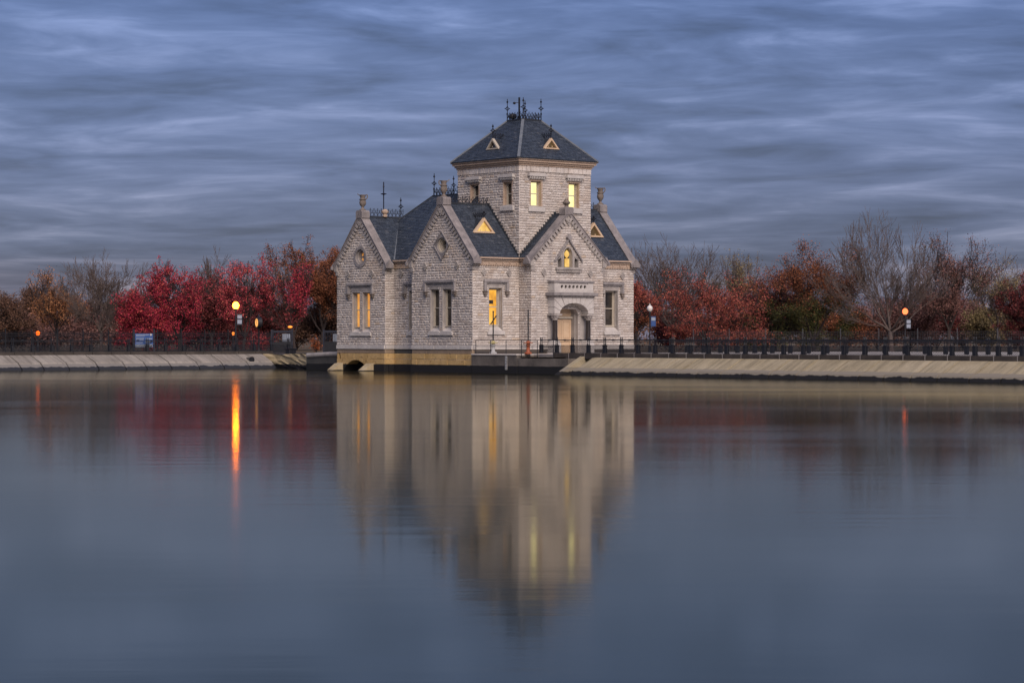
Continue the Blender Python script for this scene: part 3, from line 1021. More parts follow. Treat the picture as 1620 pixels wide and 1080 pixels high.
# ---- gable copings, corbel tables, kneelers, apex blocks and urns
def gable_trim(F, a0, a1, zb, zt, t=.24, back=-.50, front=.16, corb=True, only=None):
    ac = (a0 + a1) / 2
    p = (zt - zb) / (ac - a0)
    tv = t * math.sqrt(1 + p * p)
    ov = .34
    for s in (-1, 1):
        e = a0 if s < 0 else a1
        m = MB()
        eo = e + s * ov
        F.prism(m, [(eo, zb - p * ov), (ac, zt), (ac, zt + tv), (eo, zb - p * ov + tv * .75)], back, front)
        F.prism(m, [(eo, zb - p * ov + tv * .76), (ac, zt + tv), (ac, zt + tv + .07), (eo, zb - p * ov + tv * .8 + .03)], back - .05, front + .06)
        m.build('coping', 'coping_stone', house)
        # kneeler with its small gablet
        m = MB()
        F.prism(m, [(e - s * .12, zb - .50), (e + s * .20, zb - .50), (eo + s * .02, zb - .12), (eo + s * .02, zb - p * ov + .05), (e - s * .12, zb + .10)], back + .1, front - .02)
        F.box(m, min(e - s * .25, e + s * .10), max(e - s * .25, e + s * .10), -.1, .10, zb - .80, zb - .50)
        m.build('kneeler', 'dressed_stone', house, bevel=.02)
        m = MB()
        kx = F.p(eo, -.05, zb - .1)
        n_ = F.p(eo + s * .16, 0, 0) - F.p(eo, 0, 0)
        f_ = F.p(0, 1, 0) - F.p(0, 0, 0)
        base = F.p(eo - s * .02, 0, zb - .34)
        m.prism([base - f_ * .42, base + f_ * .30, base + f_ * .30 + Vector((0, 0, .18)), base - f_ * .06 + Vector((0, 0, .62)), base - f_ * .42 + Vector((0, 0, .18))], n_)
        m.build('gablet', 'coping_stone', house)
        if corb:                                # row of corbel blocks under the rake
            m = MB()
            n = int((ac - a0) * math.sqrt(1 + p * p) / .33)
            for i in range(1, n):
                k = i / n
                a = e - s * (ac - a0) * k
                z = zb + (zt - zb) * k
                q = 1 / math.sqrt(1 + p * p)
                ux, uz = -s * q, p * q          # up the rake
                nx, nz = s * p * q * -1, -q     # square off it, downwards and inwards
                def P(x, y):
                    return (a + ux * x + nx * y, z + uz * x + nz * y)
                F.prism(m, [P(-.10, -.02), P(.10, -.02), P(.10, .20), P(.02, .30), P(-.10, .22)], .0, .17)
            cbt = m.build('corbel_table', 'dressed_stone', house)
            cbt['kind'] = 'stuff'
    m = MB()
    F.prism(m, [(ac - .42, zt + .05), (ac + .42, zt + .05), (ac + .42, zt + tv + .18), (ac + .30, zt + tv + .30), (ac - .30, zt + tv + .30), (ac - .42, zt + tv + .18)], back - .05, front + .05)
    m.build('apex_block', 'coping_stone', house, bevel=.03)
    m = MB()
    F.prism(m, [(ac, zt - .75), (ac + .26, zt - .42), (ac, zt - .05), (ac - .26, zt - .42)], .0, .14)
    ring(m, F, ac, zt - .40, .06, .15, .14, .19, 10)
    m.build('carved_panel', 'dressed_stone', house)
    return F.p(ac, (back + front) / 2, zt + tv + .30)


def urn(c, hgt=1.2, spin=0.0):
    m = MB()
    pr = [(.30, 0), (.30, .05), (.16, .12), (.10, .22), (.12, .26), (.26, .40), (.31, .55), (.28, .70), (.24, .76), (.31, .78), (.32, .84), (.24, .86), (.21, .93), (.26, 1.05), (.30, 1.16), (.22, 1.17), (.20, 1.10)]
    m.lathe([(r * .86, h * hgt / 1.17) for r, h in pr], c, 16)
    k = hgt / 1.17
    ca, sa = math.cos(spin), math.sin(spin)
    pts = [(.22, .84), (.34, .92), (.37, 1.05), (.33, 1.17), (.24, 1.14)]
    m.tube([(c[0] + r * ca, c[1] + r * sa, c[2] + h * k) for r, h in pts], .045, 6)
    m.prism([(c[0] - .24 * ca - .07 * sa, c[1] - .24 * sa + .07 * ca, c[2] + 1.08 * k), (c[0] - .24 * ca + .07 * sa, c[1] - .24 * sa - .07 * ca, c[2] + 1.08 * k), (c[0] - .42 * ca, c[1] - .42 * sa, c[2] + 1.20 * k)], (0, 0, .07))
    return m.build('urn', 'urn_stone', house, smooth=True)


ctr = gable_trim(FL, VA0, VA1, 8.12, A_APEX)
urn(ctr, 1.2, R(-40))
ctr = gable_trim(FL, 0, W, 8.24, B_APEX)
urn(ctr, 1.2, R(140))
ctr = gable_trim(FD, 0, W, 8.26, D_APEX, back=-.45)
m = MB()
m.lathe([(.18, 0), (.12, .10), (.16, .18), (.28, .26), (.30, .34), (.20, .46), (.12, .54), (.14, .58), (.05, .64)], ctr, 10)
m.build('bud_finial', 'urn_stone', house)
ctr = gable_trim(Face((UF, 0), (0, 1), (1, 0)), 0, W, 8.24, B_APEX)
urn(ctr, 1.3, R(-40))


# ---- eaves cornices
def cornice(F, a0, a1, zt=EZ):
    m = MB()
    F.box(m, a0, a1, .0, .26, zt - .10, zt + .02)
    F.box(m, a0, a1, .0, .18, zt - .24, zt - .10)
    F.box(m, a0, a1, .0, .09, zt - .52, zt - .24)
    n = int((a1 - a0) / .62)
    for i in range(n):
        a = a0 + (i + .5) * (a1 - a0) / n
        disc(m, F, a, zt - .37, .065, .09, .14, 8)
    n = int((a1 - a0) / .17)
    for i in range(n):
        a = a0 + (i + .3) * (a1 - a0) / n
        F.box(m, a, a + .09, .05, .12, zt - .62, zt - .52)
    return m.build('cornice', 'cornice_stone', house)


cornice(FC, UB + .5, -.02)
cornice(FC, W + .4, UF - .4)
cornice(FREC, W + .02, VA0 - .02)
cornice(Face((0, 0), (0, 1), (-1, 0)), VD + .4, -.28)
# tower head: course of tall stones, then the moulded cornice
for F in (TL, TR, TB, TK):
    a = -.04
    while a < W:
        L = rnd.uniform(.34, .52)
        if W + .04 - a - L < .3:
            L = W + .04 - a
        m = MB()
        F.box(m, a + .012, a + L - .012, -.1, .05 + rnd.uniform(0, .02), 14.80, 15.22)
        m.build('frieze_stone', 'limestone', house, bevel=.02)
        a += L
m = MB()
for d, z0_, z1_ in ((.10, 15.22, 15.36), (.20, 15.36, 15.50), (.32, 15.50, 15.66), (.40, 15.66, 15.76)):
    m.box(-d, W + d, -d, W + d, z0_, z1_)
m.build('tower_cornice', 'cornice_stone', house)

# ---- slate roofs
def slate_slope(par, poly, expo=.165, wmin=.26, wmax=.36):
    """overlapping slates laid in courses over one planar slope"""
    P = [Vector(p) for p in poly]
    nrm = Vector((0, 0, 0))
    for i in range(len(P)):
        nrm += P[i].cross(P[(i + 1) % len(P)])
    nrm.normalize()
    if nrm.z < 0:
        nrm = -nrm
    ax = Vector((0, 0, 1)).cross(nrm).normalized()
    up = nrm.cross(ax).normalized()
    if up.z < 0:
        up = -up
    o_ = P[0]
    q = [((p - o_).dot(ax), (p - o_).dot(up)) for p in P]
    t0, t1 = min(b for a, b in q), max(b for a, b in q)
    m = MB()
    t = t0
    row_ = 0
    while t < t1 - .02:
        tm = t + expo * .5
        xs = []
        for i in range(len(q)):
            (xa, ya), (xb, yb) = q[i], q[(i + 1) % len(q)]
            if (ya <= tm < yb) or (yb <= tm < ya):
                xs.append(xa + (xb - xa) * (tm - ya) / (yb - ya))
        if len(xs) >= 2:
            L, Rr = min(xs), max(xs)
            x = L - rnd.uniform(0, wmin)
            while x < Rr:
                w_ = rnd.uniform(wmin, wmax)
                xa, xb = max(x + .006, L), min(x + w_ - .006, Rr)
                if xb - xa > .03:
                    j = rnd.uniform(-.006, .010)
                    te = min(t + expo * 1.15, t1)
                    lift = .032 + j
                    def Q(a, b, h):
                        return o_ + ax * a + up * b + nrm * h
                    m.add([Q(xa, t + j, .004), Q(xb, t + j, .004), Q(xa, t + j, lift), Q(xb, t + j, lift), Q(xb, te, .010), Q(xa, te, .010)], [(0, 1, 3, 2), (2, 3, 4, 5)])
                x += w_
        t += expo
        row_ += 1
    o = m.build('slates', 'slate', par, recalc=False)
    bm = bmesh.new()
    bm.from_mesh(o.data)
    for f in bm.faces:
        if f.normal.dot(nrm) < -.2 or f.normal.dot(up) > .5:
            f.normal_flip()
    bm.to_mesh(o.data)
    bm.free()
    o['kind'] = 'stuff'
    return o


def roof(slopes, caps=(), thick=None):
    m = MB()
    for p in slopes:
        m.add(p, [tuple(range(len(p)))])
    r = m.build('roof', 'lead_dark', house, recalc=False)
    for p in slopes:
        slate_slope(r, p)
    for a, b, w_, mt in caps:
        c = MB().bar(Vector(a) + Vector((0, 0, .02)), Vector(b) + Vector((0, 0, .02)), w_, .10)
        c.build('ridge_cap', mt, r)
    return r


OV = .20
zr_b, zr_a, zr_d, zr_m = 12.42, 11.80, 11.72, 13.46
ez = EZ - .02
def eave(z_r, run, ov=OV):                      # eave height after the overhang
    return EZ + .05 - ov * (z_r - EZ) / run
zb_e, za_e, zd_e, zm_e = eave(zr_b, W / 2), eave(zr_a, 3.05), eave(zr_d, W / 2), eave(zr_m, 4.23)
h = W / 2
main = roof([[(UR - OV, 4.4, zm_e), (UR - OV, 17.6, zm_e), (.66, 10.96, zr_m), (.66, 4.4, zr_m)],
      [(UR - OV, 17.6, zm_e), (7.15, 17.6, zm_e), (2.72, 10.96, zr_m), (.66, 10.96, zr_m)],
      [(7.15, 4.4, zm_e), (7.15, 17.6, zm_e), (2.72, 10.96, zr_m), (2.72, 4.4, zr_m)]],
     [((UR - OV, 17.6, zm_e), (.66, 10.96, zr_m), .12, 'lead_dark'), ((.66, 10.96, zr_m), (2.72, 10.96, zr_m), .14, 'lead_dark'), ((.66, 4.4, zr_m), (.66, 10.96, zr_m), .14, 'lead_dark')])
m = MB().box(.66, 2.72, 4.4, 10.96, zr_m - .05, zr_m + .03)
m.build('roof_deck', 'lead_dark', main)
bR = roof([[(UB + .5, -OV, zb_e), (0, -OV, zb_e), (0, h, zr_b), (UB + .5, h, zr_b)],
      [(UB + .5, W + OV, zb_e), (0, W + OV, zb_e), (0, h, zr_b), (UB + .5, h, zr_b)]], [((UB + .5, h, zr_b), (0, h, zr_b), .16, 'lead_dark')])
aR = roof([[(UB + .5, VA0 - OV, za_e), (.5, VA0 - OV, za_e), (.5, AC, zr_a), (UB + .5, AC, zr_a)],
      [(UB + .5, VA1 + OV, za_e), (.5, VA1 + OV, za_e), (.5, AC, zr_a), (UB + .5, AC, zr_a)]],
     [((UB + .5, AC, zr_a), (-.5, AC, zr_a), .14, 'lead_dark'), ((UR - .02, VA0 - .02, EZ + .02), (-.62, AC, zr_a), .16, 'lead')])
dR = roof([[(-OV, VD + .4, zd_e), (-OV, 0, zd_e), (h, 0, zr_d), (h, VD + .4, zr_d)],
      [(W + OV, VD + .4, zd_e), (W + OV, 0, zd_e), (h, 0, zr_d), (h, VD + .4, zr_d)]], [((h, VD + .4, zr_d), (h, 0, zr_d), .14, 'lead_dark')])
fR = roof([[(W, -OV, zb_e), (UF - .5, -OV, zb_e), (UF - .5, h, zr_b), (W, h, zr_b)],
      [(W, W + OV, zb_e), (UF - .5, W + OV, zb_e), (UF - .5, h, zr_b), (W, h, zr_b)]], [((W, h, zr_b), (UF - .5, h, zr_b), .14, 'lead_dark')])
# stepped flashing where the roofs run into the tower
for (p0, p1, F) in (((0, zb_e + .2), (h, zr_b + .05), TL), ((0, zd_e + .2), (h, zr_d + .05), TR)):
    m = MB()
    n = 17
    for i in range(n):
        k = i / n
        a = p0[0] + (p1[0] - p0[0]) * k
        z = p0[1] + (p1[1] - p0[1]) * k
        st_ = (p1[0] - p0[0]) / n
        F.box(m, a, a + st_ + .02, .0, .09, z - .1, z + .34)
    m.build('flashing', 'lead_dark', house)
# tower roof
to, ti, tz0, tz1, tc_ = .42, .92, 15.78, 18.90, h
cs = [(-to, -to), (W + to, -to), (W + to, W + to), (-to, W + to)]
ct_ = [(tc_ - ti, tc_ - ti), (tc_ + ti, tc_ - ti), (tc_ + ti, tc_ + ti), (tc_ - ti, tc_ + ti)]
sl = []
caps = []
for i in range(4):
    j = (i + 1) % 4
    sl.append([cs[i] + (tz0,), cs[j] + (tz0,), ct_[j] + (tz1,), ct_[i] + (tz1,)])
    caps.append((cs[i] + (tz0,), ct_[i] + (tz1,), .22, 'lead'))
    caps.append((ct_[i] + (tz1,), ct_[j] + (tz1,), .16, 'lead_dark'))
tR = roof(sl, caps)
MB().box(tc_ - ti, tc_ + ti, tc_ - ti, tc_ + ti, tz1 - .05, tz1 + .04).build('roof_deck', 'lead_dark', tR)
MB().box(-to - .02, W + to + .02, -to - .02, W + to + .02, tz0 - .06, tz0 - .004).build('eaves_board', 'lead_dark', tR)


# ---- ironwork on the ridges
def finial(m, x, y, z, hgt, ax='u'):
    r = .020
    m.bar((x, y, z), (x, y, z + hgt), r * 1.9)
    for kz, s in ((.56, .17), (.86, .085)):
        zc_ = z + hgt * kz
        for q in (('u', 'v') if s > .1 else (ax,)):
            dx, dy = (s, 0) if q == 'u' else (0, s)
            for sx in (-1, 1):
                m.bar((x, y, zc_ - s), (x + sx * dx, y + sx * dy, zc_), .034)
                m.bar((x + sx * dx, y + sx * dy, zc_), (x, y, zc_ + s), .034)
            if s > .1:
                for sx in (-1, 1):
                    m.bar((x + sx * dx * .9, y + sx * dy * .9, zc_), (x + sx * dx * 1.6, y + sx * dy * 1.6, zc_), .034)
    m.bar((x, y, z + hgt * .30), (x, y, z + hgt * .34), .09)


def cresting(par, a, b, hgt=.55, fins=(), pitch=.34):
    a, b = Vector(a), Vector(b)
    d = b - a
    L = d.length
    d.normalize()
    ax = 'u' if abs(d.x) > abs(d.y) else 'v'
    m = MB()
    up = Vector((0, 0, 1))
    m.bar(a + up * .06, b + up * .06, .03)
    m.bar(a + up * hgt * .45, b + up * hgt * .45, .022)
    n = max(2, int(L / pitch))
    for i in range(n + 1):
        p = a + d * (L * i / n)
        m.bar(p, p + up * hgt, .024)
        m.bar(p + up * hgt * .78 - d * .07, p + up * hgt * .78 + d * .06, .03)
        m.bar(p + up * hgt * .92 - d * .03, p + up * hgt * 1.0 + d * .03, .04)
        if i < n:
            q = p + d * (L / n)
            c_ = p + d * (L / n / 2)
            m.bar(p + up * .08, c_ + up * hgt * .62, .022)
            m.bar(q + up * .08, c_ + up * hgt * .62, .022)
            m.bar(c_ + up * hgt * .55, c_ + up * hgt * .80, .035)
    cr = m.build('cresting', 'iron', par)
    for t, fh in fins:
        f = MB()
        p = a + d * (L * t)
        finial(f, p.x, p.y, p.z, fh, ax)
        f.build('finial', 'iron', par)
    return cr


cresting(bR, (UB + .9, h, zr_b + .05), (-.12, h, zr_b + .05), .52)
cresting(aR, (UB + .9, AC, zr_a + .05), (-.35, AC, zr_a + .05), .62, [(.93, 1.55)])
cresting(main, (.66, 10.9, zr_m), (2.72, 10.9, zr_m), .62, [(0.03, 1.75), (.97, 1.65)])
cresting(main, (.66, 7.3, zr_m), (.66, 10.9, zr_m), .62)
cresting(fR, (W + .1, h, zr_b + .05), (UF - .9, h, zr_b + .05), .52)
for i in range(4):
    j = (i + 1) % 4
    cresting(tR, ct_[i] + (tz1 + .03,), ct_[j] + (tz1 + .03,), .58, [(0.02, 1.65)], pitch=.3)
# weather instruments beside the tower's front finial
m = MB()
c = (tc_ - .62, tc_ - .15)
m.bar((c[0], c[1], tz1), (c[0], c[1], tz1 + 1.75), .10)
m.bar((c[0] - .02, c[1], tz1 + 1.35), (c[0] - .30, c[1] + .22, tz1 + 1.35), .04)
m.lathe([(.03, 0), (.11, .05), (.12, .12), (.05, .18)], (c[0] - .30, c[1] + .22, tz1 + 1.22), 8)
m.lathe([(.05, 0), (.28, .10), (.30, .26), (.22, .40), (.06, .46)], (tc_ - .75, tc_ + .45, tz1 + .12), 10)
m.build('weather_mast', 'iron', tR)
m = MB()
pz = (-2.25, AC)
m.bar((pz[0], pz[1], zr_a), (pz[0], pz[1], zr_a + 2.75), .06)
m.lathe([(.03, 0), (.22, .05), (.24, .09), (.06, .14)], (pz[0], pz[1], zr_a + 1.75), 12)
m.lathe([(.02, 0), (.07, .06), (.05, .18), (.01, .24)], (pz[0], pz[1], zr_a + 2.30), 8)
m.build('lightning_rod', 'iron_blue', aR)
m = MB()
m.lathe([(.16, 0), (.22, .10), (.14, .20), (.26, .34), (.28, .46), (.12, .62)], (pz[0] + .05, pz[1] - .1, zr_a + .02), 9)
m.build('ridge_ornament', 'cornice_stone', aR)


# ---- small triangular dormers
def dormer(F, a, d0, zb, wd, hgt, run, paint, glass, slope_n=None):
    """F faces out; front stands at depth -d0 behind the wall plane, roof runs back `run`"""
    hw = wd / 2
    out = [(a - hw, zb), (a + hw, zb), (a, zb + hgt)]
    k = .70
    cz = zb + hgt * .36
    inn = [(a + (x - a) * k, cz + (z - cz) * k) for x, z in out]
    m = MB()
    for i in range(3):
        j = (i + 1) % 3
        F.prism(m, [out[i], out[j], inn[j], inn[i]], -d0 - .1, -d0 + .14)
    m.v.append(F.p(a, -d0, zb)[:])
    m.v.pop()
    body = MB()
    o2 = [(a - hw * .93, zb + .02), (a + hw * .93, zb + .02), (a, zb + hgt * .95)]
    F.prism(body, o2, -d0 - run, -d0 - .10)
    dm = body.build('dormer', 'lead_dark', house)
    m.build('frame', paint, dm)
    g = MB()
    F.prism(g, [(a + (x - a) * .8, cz + (z - cz) * .8) for x, z in out], -d0 - .095, -d0 - .06)
    g.build('pane', glass, dm)
    m = MB()
    for x_ in (-.12, .12):
        F.prism(m, [(a + x_ * wd - .04, zb + .16), (a + x_ * wd + .04, zb + .16), (a + x_ * wd, zb + .28)], -d0 - .055, -d0 - .02)
    m.build('tracery', paint, dm)
    for s in (-1, 1):                            # flashing strips beside it
        m = MB()
        m.bar(F.p(a + s * hw * 1.05, -d0 + .02, zb - .02), F.p(a + s * hw * .78, -d0 - run * .55, zb + hgt * .62), .08)
        m.build('flashing', 'lead', dm)
    cresting(dm, F.p(a, -d0 + .05, zb + hgt + .02), F.p(a, -d0 - run * .8, zb + hgt + .02), .38, [], .22)
    f = MB()
    q = F.p(a, -d0 + .05, zb + hgt)
    finial(f, q.x, q.y, q.z, 1.05 if zb > 14 else .5)
    f.build('finial', 'iron', dm)


dormer(FC, -2.1, 1.60, 10.22, 2.05, 1.12, 1.7, 'tan_paint', 'glow_dormer')
dormer(FC, 8.85, 1.60, 10.22, 2.0, 1.12, 1.7, 'tan_paint', 'glow_dim')
dormer(TR, h - .10, .42, 16.60, 1.55, .82, 1.5, 'tan_paint', 'glow_dim')
dormer(TL, h - .10, .42, 16.60, 1.50, .82, 1.5, 'cream_paint', 'dark_glass')

# ---- entrance porch
PC, PH, PD = 3.52, 1.95, .78                    # centre, half width, projection
porch = None
m = MB()
FD.box(m, PC - PH - .05, PC - 1.18, -.05, .06, 1.3, 4.3)
FD.box(m, PC + 1.18, PC + PH + .05, -.05, .06, 1.3, 4.3)
FD.box(m, PC - PH - .05, PC + PH + .05, -.05, .06, 5.0, 5.5)
porch = m.build('porch', 'dressed_stone', house)
arc_n = 11
spz, ah, rise = 4.28, 1.42, .80
inn = [(PC + ah * math.cos(math.pi * i / arc_n), spz + rise * math.sin(math.pi * i / arc_n)) for i in range(arc_n + 1)]
TOPB = 5.50
def outp(i):
    a = math.pi * i / arc_n
    dx, dz = math.cos(a), math.sin(a) * .85
    s = 9
    if abs(dx) > 1e-6:
        s = min(s, PH / abs(dx))
    if dz > 1e-6:
        s = min(s, (TOPB - spz) / dz)
    return (PC + dx * s, spz + dz * s)
for i in range(arc_n):
    m = MB()
    def inp(q):
        a = math.pi * q / arc_n
        return (PC + ah * math.cos(a), spz + rise * math.sin(a))
    g0, g1 = i + .025, i + .975
    pl = [inp(g0), outp(g0), outp(g1), inp(g1)]
    # fill the square corners
    x0_, x1_ = outp(g0), outp(g1)
    if abs(abs(x0_[0] - PC) - PH) < .01 and abs(x1_[1] - TOPB) < .01:
        pl = [inp(g0), x0_, (x0_[0], TOPB), x1_, inp(g1)]
    elif abs(abs(x1_[0] - PC) - PH) < .01 and abs(x0_[1] - TOPB) < .01:
        pl = [inp(g0), x0_, (x1_[0], TOPB), x1_, inp(g1)]
    FD.prism(m, pl, .0, PD + rnd.uniform(-.008, .008))
    m.build('voussoir', 'sill_stone', porch, bevel=.02)
m = MB()
FD.prism(m, [(PC - PH, TOPB), (PC + PH, TOPB), (PC + PH + .12, TOPB + .12), (PC - PH - .12, TOPB + .12)], 0, PD + .06)
FD.box(m, PC - PH - .26, PC + PH + .26, 0, PD + .22, TOPB + .12, TOPB + .36)
for i in range(26):
    a = PC - PH - .05 + i * (2 * PH + .1) / 26
    FD.box(m, a, a + .08, PD + .02, PD + .14, TOPB + .03, TOPB + .12)
m.build('porch_cornice', 'hood_stone', porch, bevel=.02)
# balcony with pierced parapet
bz0, bz1 = TOPB + .36, TOPB + 1.08
m = MB()
FD.box(m, PC - PH + .02, PC + PH - .02, 0, PD - .02, bz0, bz0 + .12)
hl = [PC - 1.15 + i * .38 for i in range(7)]
edges = [PC - 1.44] + [(hl[i] + hl[i + 1]) / 2 for i in range(6)] + [PC + 1.44]
zc_ = (bz0 + .12 + bz1) / 2
for i in range(7):                              # each bay pierced by a quatrefoil
    x0_, x1_, c_, r_ = edges[i], edges[i + 1], hl[i], .135
    n = 12
    cir = [(c_ + r_ * math.cos(2 * math.pi * k / n + math.pi / 4), zc_ + r_ * math.sin(2 * math.pi * k / n + math.pi / 4)) for k in range(n)]
    cor = [(x1_, bz1), (x0_, bz1), (x0_, bz0 + .12), (x1_, bz0 + .12)]
    for q in range(4):
        FD.prism(m, [cor[q], cor[(q + 1) % 4], cir[(3 * q + 3) % n], cir[(3 * q + 2) % n], cir[(3 * q + 1) % n], cir[3 * q]], PD - .24, PD - .08)
m.build('parapet', 'sill_stone', porch)
for a in (PC - PH + .02, PC + PH - .53):
    m = MB()
    FD.box(m, a, a + .51, 0, PD - .04, bz0 + .12, bz1)
    m.build('parapet_pier', 'sill_stone', porch, bevel=.015)
m = MB()
FD.box(m, PC - PH - .06, PC + PH + .06, 0, PD + .04, bz1, bz1 + .16)
m.build('parapet_cap', 'hood_stone', porch, bevel=.03)
for s in (-1, 1):
    cx = PC + s * (PH - .30)
    cc = FD.p(cx, PD - .30, 0)
    m = MB()
    m.lathe([(.19, 2.35), (.20, 2.42), (.185, 2.5), (.17, 3.82)], (cc.x, cc.y, 0), 12)
    m.build('column', 'granite_dark', porch, smooth=True)
    m = MB()
    FD.box(m, cx - .40, cx + .40, -.02, PD + .05, 4.16, 4.28)
    m.lathe([(.19, 3.82), (.22, 3.86), (.20, 3.92), (.30, 4.08), (.34, 4.16)], (cc.x, cc.y, 0), 12)
    for k in range(8):
        a = 2 * math.pi * k / 8
        m.lathe([(.03, 0), (.07, .05), (.03, .14)], (cc.x + .26 * math.cos(a), cc.y + .26 * math.sin(a), 3.96), 6)
    m.build('capital', 'dressed_stone', porch)
    m = MB()
    FD.box(m, cx - .34, cx + .34, -.02, PD + .02, 1.3, 2.12)
    FD.prism(m, [(cx - .34, 2.12), (cx + .34, 2.12), (cx + .24, 2.35), (cx - .24, 2.35)], .1, PD - .06)
    m.build('pedestal', 'sill_stone', porch, bevel=.02)
# doorway: jambs, soffit, door leaves and fanlight
m = MB()
for s in (-1, 1):
    a = PC + s * 1.02
    FD.box(m, min(a, a + s * .16), max(a, a + s * .16), -.75, .03, 1.3, 4.25)
    FD.box(m, min(a, a - s * .07), max(a, a - s * .07), -.75, -.25, 1.3, 4.25)
arch_frame(m, FD, PC, 1.02, .16, 4.2, 4.25, -.75, .03, 12, rise=.62)
m.build('door_surround', 'dressed_stone', porch)
m = MB()
FD.box(m, PC - 1.05, PC + 1.05, -.72, -.68, 1.3, 4.95)
dr = m.build('door', 'tan_paint', porch)
for s in (-1, 1):
    m = MB()
    a0_, a1_ = (PC - .93, PC - .02) if s < 0 else (PC + .02, PC + .93)
    FD.box(m, a0_, a1_, -.68, -.62, 1.32, 3.92)
    m.build('door_leaf', 'tan_paint', dr)
    m = MB()
    for z0_, z1_ in ((1.5, 2.35), (2.5, 3.78)):
        for aa, bb, zz0, zz1 in ((a0_ + .12, a0_ + .17, z0_, z1_), (a1_ - .17, a1_ - .12, z0_, z1_), (a0_ + .17, a1_ - .17, z0_, z0_ + .05), (a0_ + .17, a1_ - .17, z1_ - .05, z1_)):
            FD.box(m, aa, bb, -.62, -.59, zz0, zz1)
    m.build('door_panel', 'tan_paint', dr)
m = MB()
FD.box(m, PC - 1.0, PC + 1.0, -.66, -.48, 3.95, 4.10)
m.build('transom', 'cream_paint', dr)

# ------------------------------------------------------------------ landing, rails and valves beside the house
land = thing('landing', 'stained concrete landing wall between the gatehouse and the sloping bank', 'retaining wall')
PZ = 1.37
MB().box(-4.62, -2.6, -5.1, -.06, -.8, PZ - .10).build('wall', 'pier_concrete', land)
MB().box(-4.60, -2.6, -10.5, -5.13, -.8, PZ - .30).build('wall', 'pier_concrete', land)
MB().box(-4.68, -2.6, -5.1, -.06, PZ - .10, PZ).build('cap', 'promenade', land, bevel=.02)
MB().box(-2.6, W + 6, VD - 9, -.05, 1.0, PZ - .02).build('paving', 'promenade', land)
m = MB()
m.prism([(-2.8, -11.0, 1.24), (-3.5, -11.0, 1.24), (-6.2, -11.0, -.15), (-6.2, -11.0, -.6), (-2.8, -11.0, -.6)], (0, .45, 0))
m.build('wing_wall', 'bank_right', land)

hw = thing('headwall', 'low headwall with rounded pale coping running left from the gatehouse corner', 'retaining wall')
MB().box(-3.4, -2.9, 16.6, 22.0, -.8, 1.12).build('wall', 'footing_dark', hw)
m = MB()
m.tube([(-3.35, 16.6, 1.30), (-3.35, 19, 1.24), (-3.35, 21.9, 1.12)], .20, 10)
m.build('coping', 'dressed_stone', hw, smooth=True)

gl = thing('water_gauge', 'white water level gauge board on the landing wall', 'gauge')
MB().box(-4.66, -4.625, -4.05, -3.85, .25, 1.22).build('board', 'white_paint', gl)
m = MB()
for k in range(8):
    m.box(-4.675, -4.662, -4.05, -3.95 + .05 * (k % 2), .30 + k * .115, .33 + k * .115)
m.build('graduation', 'iron', gl)['kind'] = 'stuff'

rail = thing('guard_rail', 'thin black pipe guard rail along the landing edge', 'railing')
vs_ = [-.35, -2.0, -3.72, -5.4, -7.1, -8.8]
for q in vs_:
    MB().tube([(-4.45, q, PZ - .3), (-4.45, q, 2.34)], .028, 6).build('post', 'iron', rail)
for z in (2.34, 1.90):
    MB().tube([(-4.45, -.35, z), (-4.45, -8.8, z)], .024, 6).build('rail', 'iron', rail)


def valve(label, u, v, ped, wheel, top):
    t = thing('gate_valve_stand', label, 'valve', uvw(u, v, PZ), TH, 'gate valve stands on the landing')
    m = MB()
    m.lathe([(.27, 0), (.27, .06), (.20, .09), (.14, .18), (.125, .55), (.17, .62), (.17, .68)], (0, 0, 0), 16)
    for k in range(6):
        a = math.pi * k / 3
        m.lathe([(.04, 0), (.04, .05)], (.23 * math.cos(a), .23 * math.sin(a), .07), 6)
    m.build('pedestal', ped, t, smooth=True)
    m = MB()
    for k in range(20):
        a, b = 2 * math.pi * k / 20, 2 * math.pi * (k + 1) / 20
        m.tube([(.30 * math.cos(a), .30 * math.sin(a), .80), (.30 * math.cos(b), .30 * math.sin(b), .80)], .045, 6)
    m.lathe([(.11, .68), (.14, .74), (.14, .88), (.07, .94)], (0, 0, 0), 12)
    for k in range(4):
        a = math.pi * k / 2
        m.tube([(0, 0, .80), (.30 * math.cos(a), .30 * math.sin(a), .80)], .035, 6)
    m.build('handwheel', wheel, t, smooth=True)
    MB().tube([(0, 0, .9), (0, 0, top)], .045, 8).build('stem', 'iron', t)
    MB().lathe([(.05, top), (.06, top + .05), (.03, top + .10)], (0, 0, 0), 8).build('stem_cap', 'iron', t)


valve('white gate valve stand with pale yellow handwheel and tall black stem', -3.65, -1.35, 'white_paint', 'yellow_brass', 3.0)
valve('orange gate valve stand with rusty red handwheel and tall black stem', -3.65, -5.2, 'orange_paint', 'orange_paint', 3.05)

